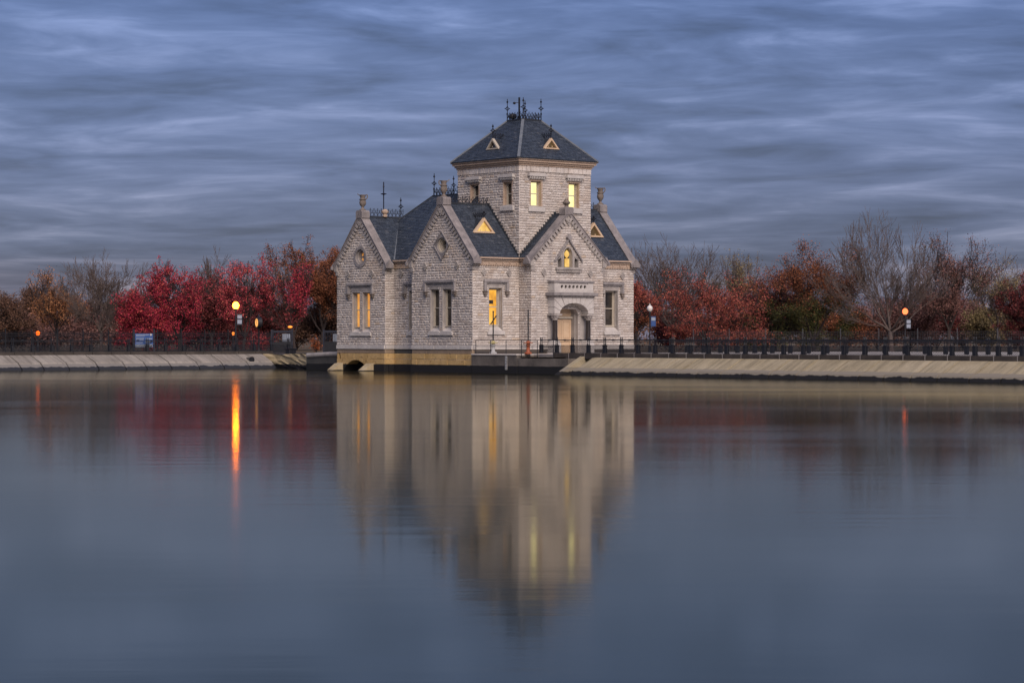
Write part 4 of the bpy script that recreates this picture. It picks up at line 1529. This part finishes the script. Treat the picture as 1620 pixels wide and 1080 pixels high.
# ------------------------------------------------------------------ cast-iron fences
FB, FT = 1.46, 2.36
post_m = MB()
post_m.box(-.13, .13, -.15, .15, FB, FB + .05)
post_m.box(-.10, .10, -.12, .12, FB + .05, FB + .50)
post_m.box(-.12, .12, -.14, .14, FB + .50, FB + .56)
for y in (-.085, .085):
    post_m.lathe([(.035, FB + .56), (.05, FB + .62), (.028, FB + .66), (.028, FT - .08), (.05, FT - .04), (.05, FT + .05), (.025, FT + .08), (.045, FT + .12), (.008, FT + .22)], (0, y, 0), 7)
post_me = post_m.build('post', 'iron', None)
lat_m = MB()
BL = 1.75
n = 11
lh = .47
z0_, z1_ = FB + .04, FB + .04 + lh
for i in range(-4, n + 5):
    for s in (1, -1):
        y0 = -BL / 2 + .17 + i * (BL - .34) / n
        y1 = y0 + s * lh
        a, b = (y0, z0_), (y1, z1_)
        lo, hi = -BL / 2 + .15, BL / 2 - .15
        def clip(p, q):
            if p[0] < lo:
                if q[0] <= lo:
                    return None
                t = (lo - p[0]) / (q[0] - p[0]); return (lo, p[1] + (q[1] - p[1]) * t)
            if p[0] > hi:
                if q[0] >= hi:
                    return None
                t = (hi - p[0]) / (q[0] - p[0]); return (hi, p[1] + (q[1] - p[1]) * t)
            return p
        A, B = clip(a, b), clip(b, a)
        if A and B and abs(A[0] - B[0]) > .02:
            lat_m.bar((.008 * s, A[0], A[1]), (.008 * s, B[0], B[1]), .014, .020)
lat_m.box(-.02, .02, -BL / 2 + .12, BL / 2 - .12, z1_, z1_ + .03)
lat_m.box(-.02, .02, -BL / 2 + .12, BL / 2 - .12, z0_ - .03, z0_)
lat_me = lat_m.build('lattice_panel', 'iron', None)
rl = MB()
rl.box(-.035, .035, -BL / 2, BL / 2, FT - .035, FT + .03)
rl.box(-.02, .02, -BL / 2, BL / 2, FT - .14, FT - .11)
rl.lathe([(.05, -.12), (.065, -.06), (.065, .06), (.05, .12)], (0, 0, FT), 6, 'v')
rail_me = rl.build('rail', 'iron', None)
protos = [post_me, lat_me, rail_me]


def iron_fence(label, line, n, dz=0.0, lattice=True):
    t = thing('iron_fence', label, 'fence')
    for i in range(n + 1):
        (u, v, rz) = line(i)
        for k, src in enumerate((post_me, lat_me, rail_me)):
            if (k and i == n) or (k == 1 and not lattice):
                continue
            if not protos_used[k]:
                o = src
                protos_used[k] = True
            else:
                o = src.copy()
                COL.objects.link(o)
            o.parent = t
            if k == 0:
                o.location = (u, v, dz)
            else:
                u2, v2, _ = line(i + 1)
                o.location = ((u + u2) / 2, (v + v2) / 2, dz)
            o.rotation_euler = (0, 0, rz)


protos_used = [False] * 3
ang = math.atan2(.05, 1)
iron_fence('black cast-iron fence with lattice panels along the kerb of the tan bank', lambda i: (fence_u(-5.9 - BL * i), -5.9 - BL * i, -ang), 50)
iron_fence('second black cast-iron fence across the promenade, behind the one on the kerb', lambda i: (fence_u(-10 - BL * i) + 9.0, -10 - BL * i, -ang), 58, -.06, False)
iron_fence('black cast-iron fence with lattice panels above the grey slab bank', lambda i: (3.2 - BL * i, V2 + .31, R(90)), 32, -.05)

# picket fence behind the left path
pf = thing('picket_fence', 'tall black picket fence standing behind the grey bank path', 'fence')
pan = MB()
PW = 2.4
for i in range(20):
    x = -PW / 2 + .06 + i * PW / 20
    pan.box(x, x + .022, -.011, .011, .1, 1.92)
pan.box(-PW / 2, PW / 2, -.02, .02, .22, .27)
pan.box(-PW / 2, PW / 2, -.02, .02, 1.68, 1.73)
pan.box(-PW / 2, PW / 2, -.02, .02, 1.50, 1.54)
pan0 = pan.build('picket_panel', 'iron', pf)
pst = MB().box(-.04, .04, -.04, .04, 0, 2.0)
pst.lathe([(.05, 2.0), (.06, 2.04), (.02, 2.10)], (0, 0, 0), 6)
pst0 = pst.build('post', 'iron', pf)
for i in range(33):
    for src, du in ((pan0, -PW / 2), (pst0, 0)):
        o = src if i == 0 else src.copy()
        if i:
            COL.objects.link(o)
        o.parent = pf
        o.location = (6.5 - PW * i + du, V2 + 7.2, WALK - .05)

# wire fence far behind the right promenade
wf = thing('wire_fence', 'thin grey wire mesh fence behind the promenade below the trees', 'fence')
wp = MB()
WP = 3.0
for i in range(22):
    x = -WP / 2 + i * WP / 21
    wp.box(-.006, .006, x, x + .012, .05, 1.85)
for i in range(9):
    z = .05 + i * .225
    wp.box(-.006, .006, -WP / 2, WP / 2, z, z + .014)
wp0 = wp.build('mesh_panel', 'iron_grey', wf)
ps0 = MB().lathe([(.035, 0), (.035, 2.05), (.05, 2.06), (.01, 2.12)], (0, 0, 0), 7).build('post', 'iron_grey', wf)
for i in range(42):
    for src, dv in ((wp0, -WP / 2), (ps0, 0)):
        o = src if i == 0 else src.copy()
        if i:
            COL.objects.link(o)
        o.parent = wf
        o.location = (24.0 + .375 * (i * WP - dv), 6 - WP * i + dv, 1.16)
        o.rotation_euler = (0, 0, math.atan(.375))


# ------------------------------------------------------------------ lamps, clock, sign, gates
def lamp(label, x, y, gz, glass, banner, banner_side=1, banner_mat='banner_blue', k=1.0):
    t = thing('street_lamp', label, 'street lamp', (x, y, 1.16), 0, 'globe street lamps')
    H = gz - 1.16
    MB().lathe([(.20, 0), (.20, .10), (.14, .16), (.13, .55), (.15, .58), (.09, .66), (.065, .8), (.055, H - .45), (.09, H - .42), (.07, H - .36), (.12, H - .28), (.12, H - .24)], (0, 0, 0), 12).build('pole', 'iron', t, smooth=True)
    MB().lathe([(r_ * k, H + z_ * k) for r_, z_ in ((.13, -.26), (.23, -.14), (.28, .03), (.24, .18), (.15, .28), (.06, .33))], (0, 0, 0), 16).build('globe', glass, t, smooth=True)
    MB().lathe([(r_ * k, H + z_ * k) for r_, z_ in ((.07, .33), (.075, .36), (.03, .39), (.045, .44), (.01, .52))], (0, 0, 0), 8).build('cap', glass if glass == 'globe_off' else 'iron', t)
    if banner:
        s = banner_side
        b = MB().box(min(.10 * s, .56 * s), max(.10 * s, .56 * s), -.012, .012, H - 1.65, H - .70).build('banner', banner_mat, t)
        m = MB()
        m.box(min(.15 * s, .52 * s), max(.15 * s, .52 * s), -.018, -.013, H - 1.10, H - .80)
        m.build('banner_print', 'sign_white', b)
        m = MB()
        m.box(min(.14 * s, .52 * s), max(.14 * s, .52 * s), -.018, -.013, H - 1.55, H - 1.20)
        m.build('banner_print', 'sign_white' if banner_mat != 'banner_blue' else 'sign_blue', b)
        for z in (H - .70, H - 1.65):
            MB().tube([(0, 0, z), (.58 * s, 0, z)], .014, 6).build('banner_arm', 'iron', t)


lamp('lit orange globe lamp with banner before the crimson trees', -23.65, 207, 5.28, 'sodium', True, 1, 'iron_blue')
lamp('lit pinkish globe lamp with pale banner beneath the big bare tree', (1432 - 810) / 3825 * 232, 232, 5.05, 'sodium_pink', True, 1, 'iron_blue')
lamp('unlit white globe lamp with blue banner just beside the gatehouse', (1028 - 810) / 3825 * 226, 226, 5.25, 'globe_off', True, 1)
lamp('far small orange lamp low behind the picket fence', (60 - 810) / 3825 * 224, 224, 2.95, 'sodium_far', False, k=.7)
lamp('small lantern glowing at fence level beside the banner lamp pole', (369 - 810) / 3825 * 224, 224, 2.92, 'wall_light', False, k=.5)

ck = thing('street_clock', 'black double-faced post clock with glowing orange dial', 'clock', (-22.2, 212, 1.2), math.atan2(-.9, .43))
# local +X is the dial axis turned towards the water's left
ck.rotation_euler = (0, 0, math.atan2(-.43, -.9))
MB().lathe([(.20, 0), (.20, .12), (.11, .22), (.085, .5), (.07, 2.1), (.12, 2.16)], (0, 0, 0), 12).build('post', 'iron', ck, smooth=True)
MB().lathe([(.40, -.20), (.47, -.18), (.47, .18), (.40, .20)], (0, 0, 2.66), 24, 'u').build('drum', 'iron', ck)
for s in (1, -1):
    d = MB().lathe([(.01, .205 * s), (.37, .205 * s), (.37, .212 * s), (.01, .212 * s)], (0, 0, 2.66), 24, 'u').build('dial', 'clock_glow', ck)
    m = MB()
    m.bar((.222 * s, 0, 2.66), (.222 * s, .14, 2.52), .03)
    m.bar((.222 * s, 0, 2.66), (.222 * s, .02, 2.92), .025)
    for k in range(12):
        a = math.pi * k / 6
        m.bar((.22 * s, .29 * math.cos(a), 2.66 + .29 * math.sin(a)), (.22 * s, .35 * math.cos(a), 2.66 + .35 * math.sin(a)), .022)
    m.build('hand', 'iron', d)
m = MB()
m.lathe([(.10, 3.12), (.14, 3.16), (.05, 3.24), (.07, 3.30), (.01, 3.42)], (0, 0, 0), 8)
m.build('finial', 'iron_blue', ck)

sg = thing('information_sign', 'blue information board with white text lines behind the fence', 'sign', ((228 - 810) / 3825 * 197, 197, 1.2))
bd = MB().box(-.73, .73, -.03, .03, .55, 1.68).build('board', 'sign_blue', sg)
m = MB()
for k, (a, b, z, hh) in enumerate(((-.66, .40, 1.56, .05), (-.66, .05, 1.46, .035), (-.66, .0, 1.30, .03), (-.66, -.02, 1.22, .03), (-.66, -.04, 1.14, .03), (-.66, -.1, .98, .03), (-.66, -.1, .90, .03), (.12, .66, 1.22, .07), (.12, .66, 1.02, .04), (.12, .50, .92, .05))):
    m.box(a, b, -.038, -.031, z, z + hh)
m.build('text_lines', 'sign_white', bd)['kind'] = 'stuff'
MB().box(-.70, .70, -.039, -.032, .57, .80).build('map_panel', 'sign_white', bd)
MB().lathe([(.01, -.04), (.09, -.04), (.09, -.032), (.01, -.032)], (.56, 0, 1.58), 12, 'v').build('emblem', 'white_paint', bd)
for s in (-1, 1):
    MB().box(s * .82 - .05, s * .82 + .05, -.05, .05, 0, 2.05).build('post', 'iron_blue', sg)


def gate(label, px, wd, y):
    t = thing('steel_gate', label, 'gate', ((px - 810) / 3825 * y, y, 1.2), 0, 'dark steel gates on the path')
    for x in (-wd / 2, wd / 2):
        MB().box(x - .07, x + .07, -.07, .07, 0, 2.05).build('post', 'iron_blue', t)
    MB().box(-wd / 2 + .07, wd / 2 - .07, -.04, .04, 1.78, 1.96).build('top_rail', 'iron_blue', t)
    MB().box(-wd / 2 + .07, wd / 2 - .07, -.04, .04, .05, 1.0).build('kick_plate', 'iron', t)
    for k in range(9):
        x = -wd / 2 + .15 + k * (wd - .3) / 8
        MB().box(x - .02, x + .02, -.02, .02, 1.0, 1.78).build('bar', 'iron_blue', t)
    MB().box(.05, wd / 2 - .12, .06, .08, 1.02, 1.68).build('board', 'sign_white', t)


gate('dark steel gate with pale board near the post clock', 446, 1.75, 208)
gate('dark steel gate with pale board close beside the gatehouse wall', 526, 1.5, 206)
wl = thing('flood_light', 'small glowing wall light above the dark steel gate post', 'light', ((459 - 810) / 3825 * 209, 209, 1.2))
MB().tube([(0, 0, 0), (0, 0, 2.2)], .04, 6).build('pole', 'iron', wl)
MB().lathe([(.05, 2.2), (.19, 2.24), (.19, 2.32), (.05, 2.37)], (0, 0, 0), 12).build('lens', 'wall_light', wl, smooth=True)
MB().lathe([(.20, 2.37), (.20, 2.41), (.03, 2.46)], (0, 0, 0), 12).build('hood', 'iron', wl)

op = thing('outfall_pipe', 'round black outfall pipe mouth in the grey slab bank', 'pipe', uvw(-1.9, V2 - 1.15, .72), TH)
MB().lathe([(.02, .1), (.20, .1), (.20, -.55), (.16, -.55), (.16, -.2), (.02, -.2)], (0, 0, 0), 16, 'v').build('barrel', 'footing_dark', op, smooth=True)
MB().lathe([(.19, -.56), (.25, -.56), (.25, -.48), (.19, -.48)], (0, 0, 0), 16, 'v').build('flange', 'iron', op)
bx_ = thing('valve_box', 'black iron valve box on the crest of the rubble slope', 'box', uvw(.4, 29.5, 1.16), TH)
MB().box(-.35, .35, -.30, .30, 0, .42).build('body', 'iron', bx_, bevel=.03)
MB().box(-.40, .40, -.35, .35, .42, .50).build('lid', 'iron', bx_, bevel=.02)
MB().tube([(-.1, 0, .5), (-.1, 0, .75), (.15, 0, .75), (.15, 0, .5)], .03, 6).build('handle', 'iron', bx_)

# ------------------------------------------------------------------ trees
def np_mesh(name, verts, quads, mat, parent):
    me = bpy.data.meshes.new(name)
    nv, nf = len(verts), len(quads)
    me.vertices.add(nv)
    me.vertices.foreach_set('co', np.asarray(verts, dtype=np.float32).ravel())
    k = quads.shape[1]
    me.loops.add(nf * k)
    me.loops.foreach_set('vertex_index', np.asarray(quads, dtype=np.int32).ravel())
    me.polygons.add(nf)
    me.polygons.foreach_set('loop_start', np.arange(0, nf * k, k, dtype=np.int32))
    me.polygons.foreach_set('loop_total', np.full(nf, k, dtype=np.int32))
    me.update(calc_edges=True)
    me.materials.append(MAT[mat])
    return link(name, me, parent)


def tubes(P0, P1, R0, R1, k=4):
    d = P1 - P0
    d /= np.maximum(np.linalg.norm(d, axis=1, keepdims=True), 1e-6)
    ref = np.where(np.abs(d[:, 2:3]) > .9, np.array([[1., 0, 0]]), np.array([[0, 0, 1.]]))
    x = np.cross(d, ref)
    x /= np.linalg.norm(x, axis=1, keepdims=True)
    y = np.cross(d, x)
    n = len(P0)
    V = np.zeros((n, 2 * k, 3))
    for i in range(k):
        a = 2 * math.pi * i / k
        e = x * math.cos(a) + y * math.sin(a)
        V[:, i] = P0 + e * R0[:, None]
        V[:, k + i] = P1 + e * R1[:, None]
    base = (np.arange(n) * 2 * k)[:, None]
    F = np.concatenate([base + np.array([[i, (i + 1) % k, k + (i + 1) % k, k + i]]) for i in range(k)])
    return V.reshape(-1, 3), F


def skeleton(rg, h, w, trunk=.2, limbs=4, levels=5, ang=32, side=1, up=.10, open_=42):
    """forking limbs that bend upwards; returns segments and twig ends"""
    A, B, RA, RB_, tips, lv = [], [], [], [], [], []
    def off(d, a):
        x = rg.normal(0, 1, 3)
        x -= d * x.dot(d)
        x /= np.linalg.norm(x)
        return d * math.cos(a) + x * math.sin(a)
    def rec(p, d, L, r, lev):
        n = 3 if lev < levels - 1 else 2
        for i in range(n):
            d = d + rg.normal(0, .10, 3) + np.array([0, 0, up])
            d /= np.linalg.norm(d)
            q = p + d * L / n
            r1 = r * (.82 if n == 3 else .75)
            A.append(p); B.append(q); RA.append(r); RB_.append(r1); lv.append(lev)
            p, r = q, r1
            if lev < levels and i < n - 1 and rg.random() < side:
                rec(p, off(d, R(rg.uniform(ang * .8, ang * 1.7))), L * rg.uniform(.45, .75), r * .55, lev + 1)
        if lev >= levels:
            tips.append(p)
        else:
            for k in range(2):
                rec(p, off(d, R(rg.uniform(ang * .4, ang))), L * rg.uniform(.62, .86), r * .72, lev + 1)
    d = np.array([rg.normal(0, .04), rg.normal(0, .04), 1.0])
    p = np.zeros(3)
    r = .020
    T_ = max(trunk, .03)
    for i in range(4):
        q = p + d * T_ / 4
        A.append(p); B.append(q); RA.append(r * (1.25 if i == 0 else 1)); RB_.append(r * .96); lv.append(0)
        p, r = q, r * .96
    a0 = rg.uniform(0, 6.28)
    for k in range(limbs):
        az = a0 + 2 * math.pi * k / limbs + rg.normal(0, .25)
        t = R(rg.uniform(.5, 1.1) * open_) if k else R(8)
        dd = np.array([math.sin(t) * math.cos(az), math.sin(t) * math.sin(az), math.cos(t)])
        rec(p * rg.uniform(.8, 1.0), dd, .27 * (1 - trunk) * rg.uniform(.85, 1.1) * (.82 if k == 0 else 1), r * (.72 if k == 0 else .58), 1)
    A, B, RA, RB_, tips, lv = map(np.array, (A, B, RA, RB_, tips, lv))
    zmax = np.percentile(tips[:, 2], 98.5)
    cx = np.median(tips[:, 0]); cy = np.median(tips[:, 1])
    ext = max(np.percentile(np.abs(tips[:, 0] - cx), 96), 1e-3)
    S = np.array([w / 2 / ext, w / 2 / ext, h / zmax])
    # keep the trunk in place while the crown is centred over it
    def fit(P):
        k = np.clip(P[:, 2:3] / (zmax * .6), 0, 1)
        return (P - np.concatenate([k * cx, k * cy, 0 * k], 1)) * S
    return fit(A), fit(B), RA * h, RB_ * h, fit(tips), lv


def leaves(rg, C, size, sigma, per):
    n = len(C) * per
    c = np.repeat(C, per, axis=0) + rg.normal(0, sigma, (n, 3)) * np.array([1, 1, .8])
    a = rg.normal(0, 1, (n, 3))
    a /= np.linalg.norm(a, axis=1, keepdims=True)
    b = np.cross(a, rg.normal(0, 1, (n, 3)))
    b /= np.linalg.norm(b, axis=1, keepdims=True)
    s = (size * rg.uniform(.55, 1.25, n))[:, None]
    V = np.stack([c - a * s * .6, c + b * s * .38, c + a * s * .6, c - b * s * .38], 1).reshape(-1, 3)
    return V, np.arange(n * 4).reshape(-1, 4)


def tree(name, label, px, top, wpx, Y, leaf=None, per=12, seed=1, trunk=.2, size=.17, sigma=.34, bark='bark', grp=None, cat='tree', levels=5, limbs=5, ang=32, side=.8, up=.10, open_=46, leaf2=None, split=.4, keep=1.0, gaps=-.9, gapw=3.2):
    rg = np.random.default_rng(seed)
    X = (px - 810) / 3825 * Y
    h = (536 - top) * Y / 3825 + EYE - 1.16
    wd = wpx * Y / 3825
    t = thing(name, label, cat, (X, Y, 1.14), rg.uniform(-.4, .4), grp)
    A, B, RA, RB_, tips, lv = skeleton(rg, h * (.985 if leaf is None else .97), wd * .94, trunk, limbs, levels, ang, side, up, open_)
    mn = .016
    big = lv < 3
    V, F = tubes(A[big], B[big], np.maximum(RA[big], mn), np.maximum(RB_[big], mn), 6)
    V2_, F2_ = tubes(A[~big], B[~big], np.maximum(RA[~big], mn), np.maximum(RB_[~big], mn * .8), 3)
    np_mesh('trunk', np.concatenate([V, V2_]), np.concatenate([F, F2_ + len(V)]), bark, t)
    if leaf:
        sel = lv >= levels - 1
        C = np.concatenate([tips, (A[sel] + B[sel]) / 2])
        if keep < 1:
            C = C[rg.random(len(C)) < keep]
        ph = rg.uniform(0, 6.28, 6)
        k = 5.2 / gapw
        gap = (np.sin(C[:, 0] * k + ph[0]) + np.sin(C[:, 1] * k * .9 + ph[1]) + np.sin(C[:, 2] * k * 1.1 + ph[2])
               + .8 * np.sin((C[:, 0] + C[:, 2]) * k * 1.7 + ph[3]) + .8 * np.sin((C[:, 2] - C[:, 1]) * k * 1.6 + ph[4]))
        C = C[gap > gaps]                      # whole sprays thin out together, so the crown keeps gaps
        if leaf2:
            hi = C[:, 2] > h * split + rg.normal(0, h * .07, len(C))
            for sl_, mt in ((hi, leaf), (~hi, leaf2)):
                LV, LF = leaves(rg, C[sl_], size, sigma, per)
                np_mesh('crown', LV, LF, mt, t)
        else:
            LV, LF = leaves(rg, C, size, sigma, per)
            np_mesh('crown', LV, LF, leaf, t)
    return t


GL, GR = 'trees behind the picket fence', 'trees behind the promenade'
T = lambda *a, **k: tree('autumn_tree', *a, **k)
BT = lambda *a, **k: tree('bare_tree', *a, **k)
T('dark brown tree at the far left edge', 8, 460, 84, 262, 'leaf_brown', 5, 11, grp=GL, trunk=.12, levels=6, sigma=.20, size=.13, keep=0.7)
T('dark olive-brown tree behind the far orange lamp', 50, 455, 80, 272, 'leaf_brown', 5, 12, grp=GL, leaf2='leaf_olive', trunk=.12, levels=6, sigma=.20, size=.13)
T('thin orange-brown tree left of the bare grey tree', 92, 431, 80, 256, 'leaf_orange', 3, 13, grp=GL, sigma=.3, trunk=.18, levels=6, keep=0.6, up=.13, size=.13, gaps=-0.2)
T('rusty orange tree behind the bare grey tree', 130, 474, 80, 288, 'leaf_rust', 3, 14, grp=GL, trunk=.1, levels=6, sigma=.20, size=.13)
BT('bare grey tree with rounded crown at the left between orange and crimson trees', 160, 413, 132, 238, None, 0, 15, bark='bark_grey', grp=GL, trunk=0.2, levels=6, limbs=8, side=0.95, up=0.07, open_=60, ang=30)
T('small olive tree between the bare grey tree and the crimson trees', 206, 463, 66, 286, 'leaf_olive', 5, 16, grp=GL, trunk=.1, levels=6, sigma=.20, size=.13)
T('low crimson maple behind the blue sign', 228, 448, 84, 236, 'leaf_crimson', 5, 17, grp=GL, trunk=.10, up=0.06, levels=6, sigma=.20, size=.13, keep=0.8)
T('tall crimson maple right of the blue sign', 284, 418, 84, 240, 'leaf_crimson', 5, 18, grp=GL, trunk=.14, up=0.18, levels=6, sigma=0.16, size=.13, keep=0.72, open_=40, ang=26, gaps=-0.6)
T('sparse maroon tree between the two tall crimson maples', 335, 432, 76, 262, 'leaf_maroon', 6, 19, grp=GL, sigma=.35, trunk=.15, levels=6, keep=.5)
BT('slim bare treetop rising behind the crimson maples', 327, 404, 44, 280, None, 0, 20, bark='bark_grey', grp=GL, trunk=.3, levels=6, limbs=3, open_=24, ang=24)
T('crimson maple directly behind the lit orange lamp', 384, 412, 96, 243, 'leaf_rose', 5, 21, grp=GL, trunk=.14, up=0.18, levels=6, sigma=0.16, size=.13, keep=0.6, open_=40, ang=26, gaps=-0.2)
BT('pale bare tree right of the lamp-lit crimson maple', 418, 430, 80, 285, None, 0, 22, bark='bark_grey', grp=GL, trunk=.2, levels=6)
T('low brown tree behind the post clock', 428, 470, 74, 262, 'leaf_maroon', 3, 23, grp=GL, trunk=.1, levels=6, sigma=.20, size=.13)
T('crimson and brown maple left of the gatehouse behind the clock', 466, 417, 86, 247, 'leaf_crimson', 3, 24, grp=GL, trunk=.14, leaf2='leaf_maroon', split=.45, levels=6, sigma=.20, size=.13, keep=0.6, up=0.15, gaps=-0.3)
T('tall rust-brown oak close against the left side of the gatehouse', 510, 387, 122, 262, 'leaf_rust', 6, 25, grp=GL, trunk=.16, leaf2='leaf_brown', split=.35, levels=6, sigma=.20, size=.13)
T('rust-brown oak partly hidden by the gatehouse gable', 545, 402, 90, 276, 'leaf_rust', 5, 26, grp=GL, trunk=.14, levels=6, sigma=.20, size=.13)
T('orange-red tree peeping out beside the gatehouse right wall', 1006, 444, 64, 252, 'leaf_scarlet', 5, 31, grp=GR, trunk=.1, leaf2='leaf_rust', split=.5, levels=6, sigma=.20, size=.13)
BT('bare grey tree beside the gatehouse behind the red maple', 1066, 388, 150, 262, None, 0, 32, bark='bark_grey', grp=GR, trunk=.16, levels=6, limbs=8, up=.12, open_=50, ang=28, side=0.95)
T('thin pale yellow tree behind the red maple top', 1165, 401, 96, 286, 'leaf_yellow', 3, 33, grp=GR, sigma=.3, trunk=.2, bark='bark_grey', size=.13, levels=6, keep=.45)
T('broad low scarlet maple right of the unlit lamp', 1122, 430, 200, 236, 'leaf_scarlet', 5, 34, grp=GR, sigma=.22, trunk=.10, size=.13, levels=6, limbs=6, up=.03, open_=72, ang=36, keep=0.75, gaps=-0.7)
T('dark maroon tree between the scarlet maple and the rust oak', 1226, 432, 96, 262, 'leaf_maroon', 5, 35, grp=GR, trunk=.12, leaf2='leaf_brown', split=.4, levels=6, sigma=.20, size=.13)
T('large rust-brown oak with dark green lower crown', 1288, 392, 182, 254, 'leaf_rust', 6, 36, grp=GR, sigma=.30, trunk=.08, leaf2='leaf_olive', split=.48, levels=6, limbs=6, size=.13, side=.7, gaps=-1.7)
BT('tallest bare tree with wide fan of branches above the pinkish lamp', 1410, 353, 205, 250, None, 0, 37, bark='bark_grey', grp=GR, trunk=.14, levels=6, limbs=8, up=0.1, open_=64, ang=26, side=0.9)
T('half bare brown tree right of the tallest bare tree', 1500, 375, 112, 258, 'leaf_mauve', 3, 38, grp=GR, sigma=.32, trunk=.16, size=.13, levels=6, keep=0.8)
T('sparse yellowish tree near the right edge', 1580, 411, 88, 262, 'leaf_yellow', 3, 39, grp=GR, sigma=.3, trunk=.2, bark='bark_grey', size=.13, levels=6, keep=.4)
T('dark maroon tree cut by the right edge', 1626, 441, 76, 255, 'leaf_maroon', 6, 40, grp=GR, trunk=.1, levels=6, sigma=.20, size=.13)

sh = [('low crimson shrub beneath the tall crimson maple', 262, 492, 84, 'leaf_crimson'), ('low rose-red shrub beneath the lamp-lit maple', 312, 490, 80, 'leaf_crimson'), ('small crimson shrub beside the banner lamp', 396, 488, 70, 'leaf_rose'), ('low crimson shrub left of the blue sign', 205, 496, 60, 'leaf_crimson'), ('low scarlet shrub beneath the broad scarlet maple', 1130, 494, 110, 'leaf_scarlet'), ('low scarlet shrub at the right foot of the broad scarlet maple', 1185, 498, 70, 'leaf_scarlet'), ('low rusty shrub beneath the large oak', 1340, 488, 60, 'leaf_rust'), ('grey-brown thicket left of the pinkish lamp', 1388, 474, 76, 'leaf_mauve'), ('brown thicket behind the pinkish lamp', 1440, 468, 80, 'leaf_mauve'),
      ('maroon thicket right of the pinkish lamp', 1482, 462, 72, 'leaf_maroon'), ('rusty thicket under the half bare brown tree', 1524, 474, 76, 'leaf_mauve'), ('olive-brown thicket under the sparse yellowish tree', 1566, 488, 66, 'leaf_yellow'),
      ('brown thicket by the right edge under the maroon tree', 1606, 492, 60, 'leaf_maroon'), ('dark shrub under the scarlet maple at the left', 1062, 496, 60, 'leaf_maroon'), ('dark shrub between scarlet maple and oak', 1212, 486, 70, 'leaf_olive'),
      ('dark green shrub under the large oak', 1270, 478, 84, 'leaf_olive'),
      ('brown thicket beneath the orange-brown tree', 82, 486, 80, 'leaf_mauve'), ('dark thicket at the far left edge', 20, 490, 70, 'leaf_brown'), ('grey-brown thicket at the foot of the bare grey tree', 146, 490, 76, 'leaf_mauve'),
      ('dark brown thicket left of the clock', 345, 492, 70, 'leaf_maroon'), ('dark brown thicket between clock and gatehouse', 470, 486, 76, 'leaf_brown'), ('dark thicket against the gatehouse left wall', 518, 480, 70, 'leaf_brown')]
for i, (lb, px, top, wpx, lf) in enumerate(sh):
    tree('shrub', lb, px, top, wpx, 266 + (i * 7) % 18, lf, 8, 60 + i, trunk=.03, sigma=.42, grp='thickets under the trees', cat='shrub', size=.17, limbs=7, open_=60)
tree('shrub', 'small shrub beside the gatehouse gate, leaves coloured orange for lamp light', 501, 531, 20, 214, 'leaf_lamplit', 3, 90, trunk=.05, sigma=.16, cat='shrub', size=.12, levels=3)

# far wood closing the view behind the park
rg = np.random.default_rng(5)
n = 60000
C = np.stack([rg.uniform(-115, 115, n), rg.uniform(318, 350, n), np.zeros(n)], 1)
prof = 4.6 + 1.5 * np.sin(C[:, 0] * .11) + 1.0 * np.sin(C[:, 0] * .31 + 2) + .7 * np.sin(C[:, 0] * .83)
C[:, 2] = 1.2 + prof * np.sqrt(rg.uniform(0, 1, n)) * rg.uniform(.75, 1.05, n)
LV, LF = leaves(rg, C, .38, .2, 1)
fw_ = np_mesh('far_woods', LV, LF, 'leaf_brown', None)
tag(fw_, 'far brown woods closing the view behind the park trees', 'woods', kind='stuff')
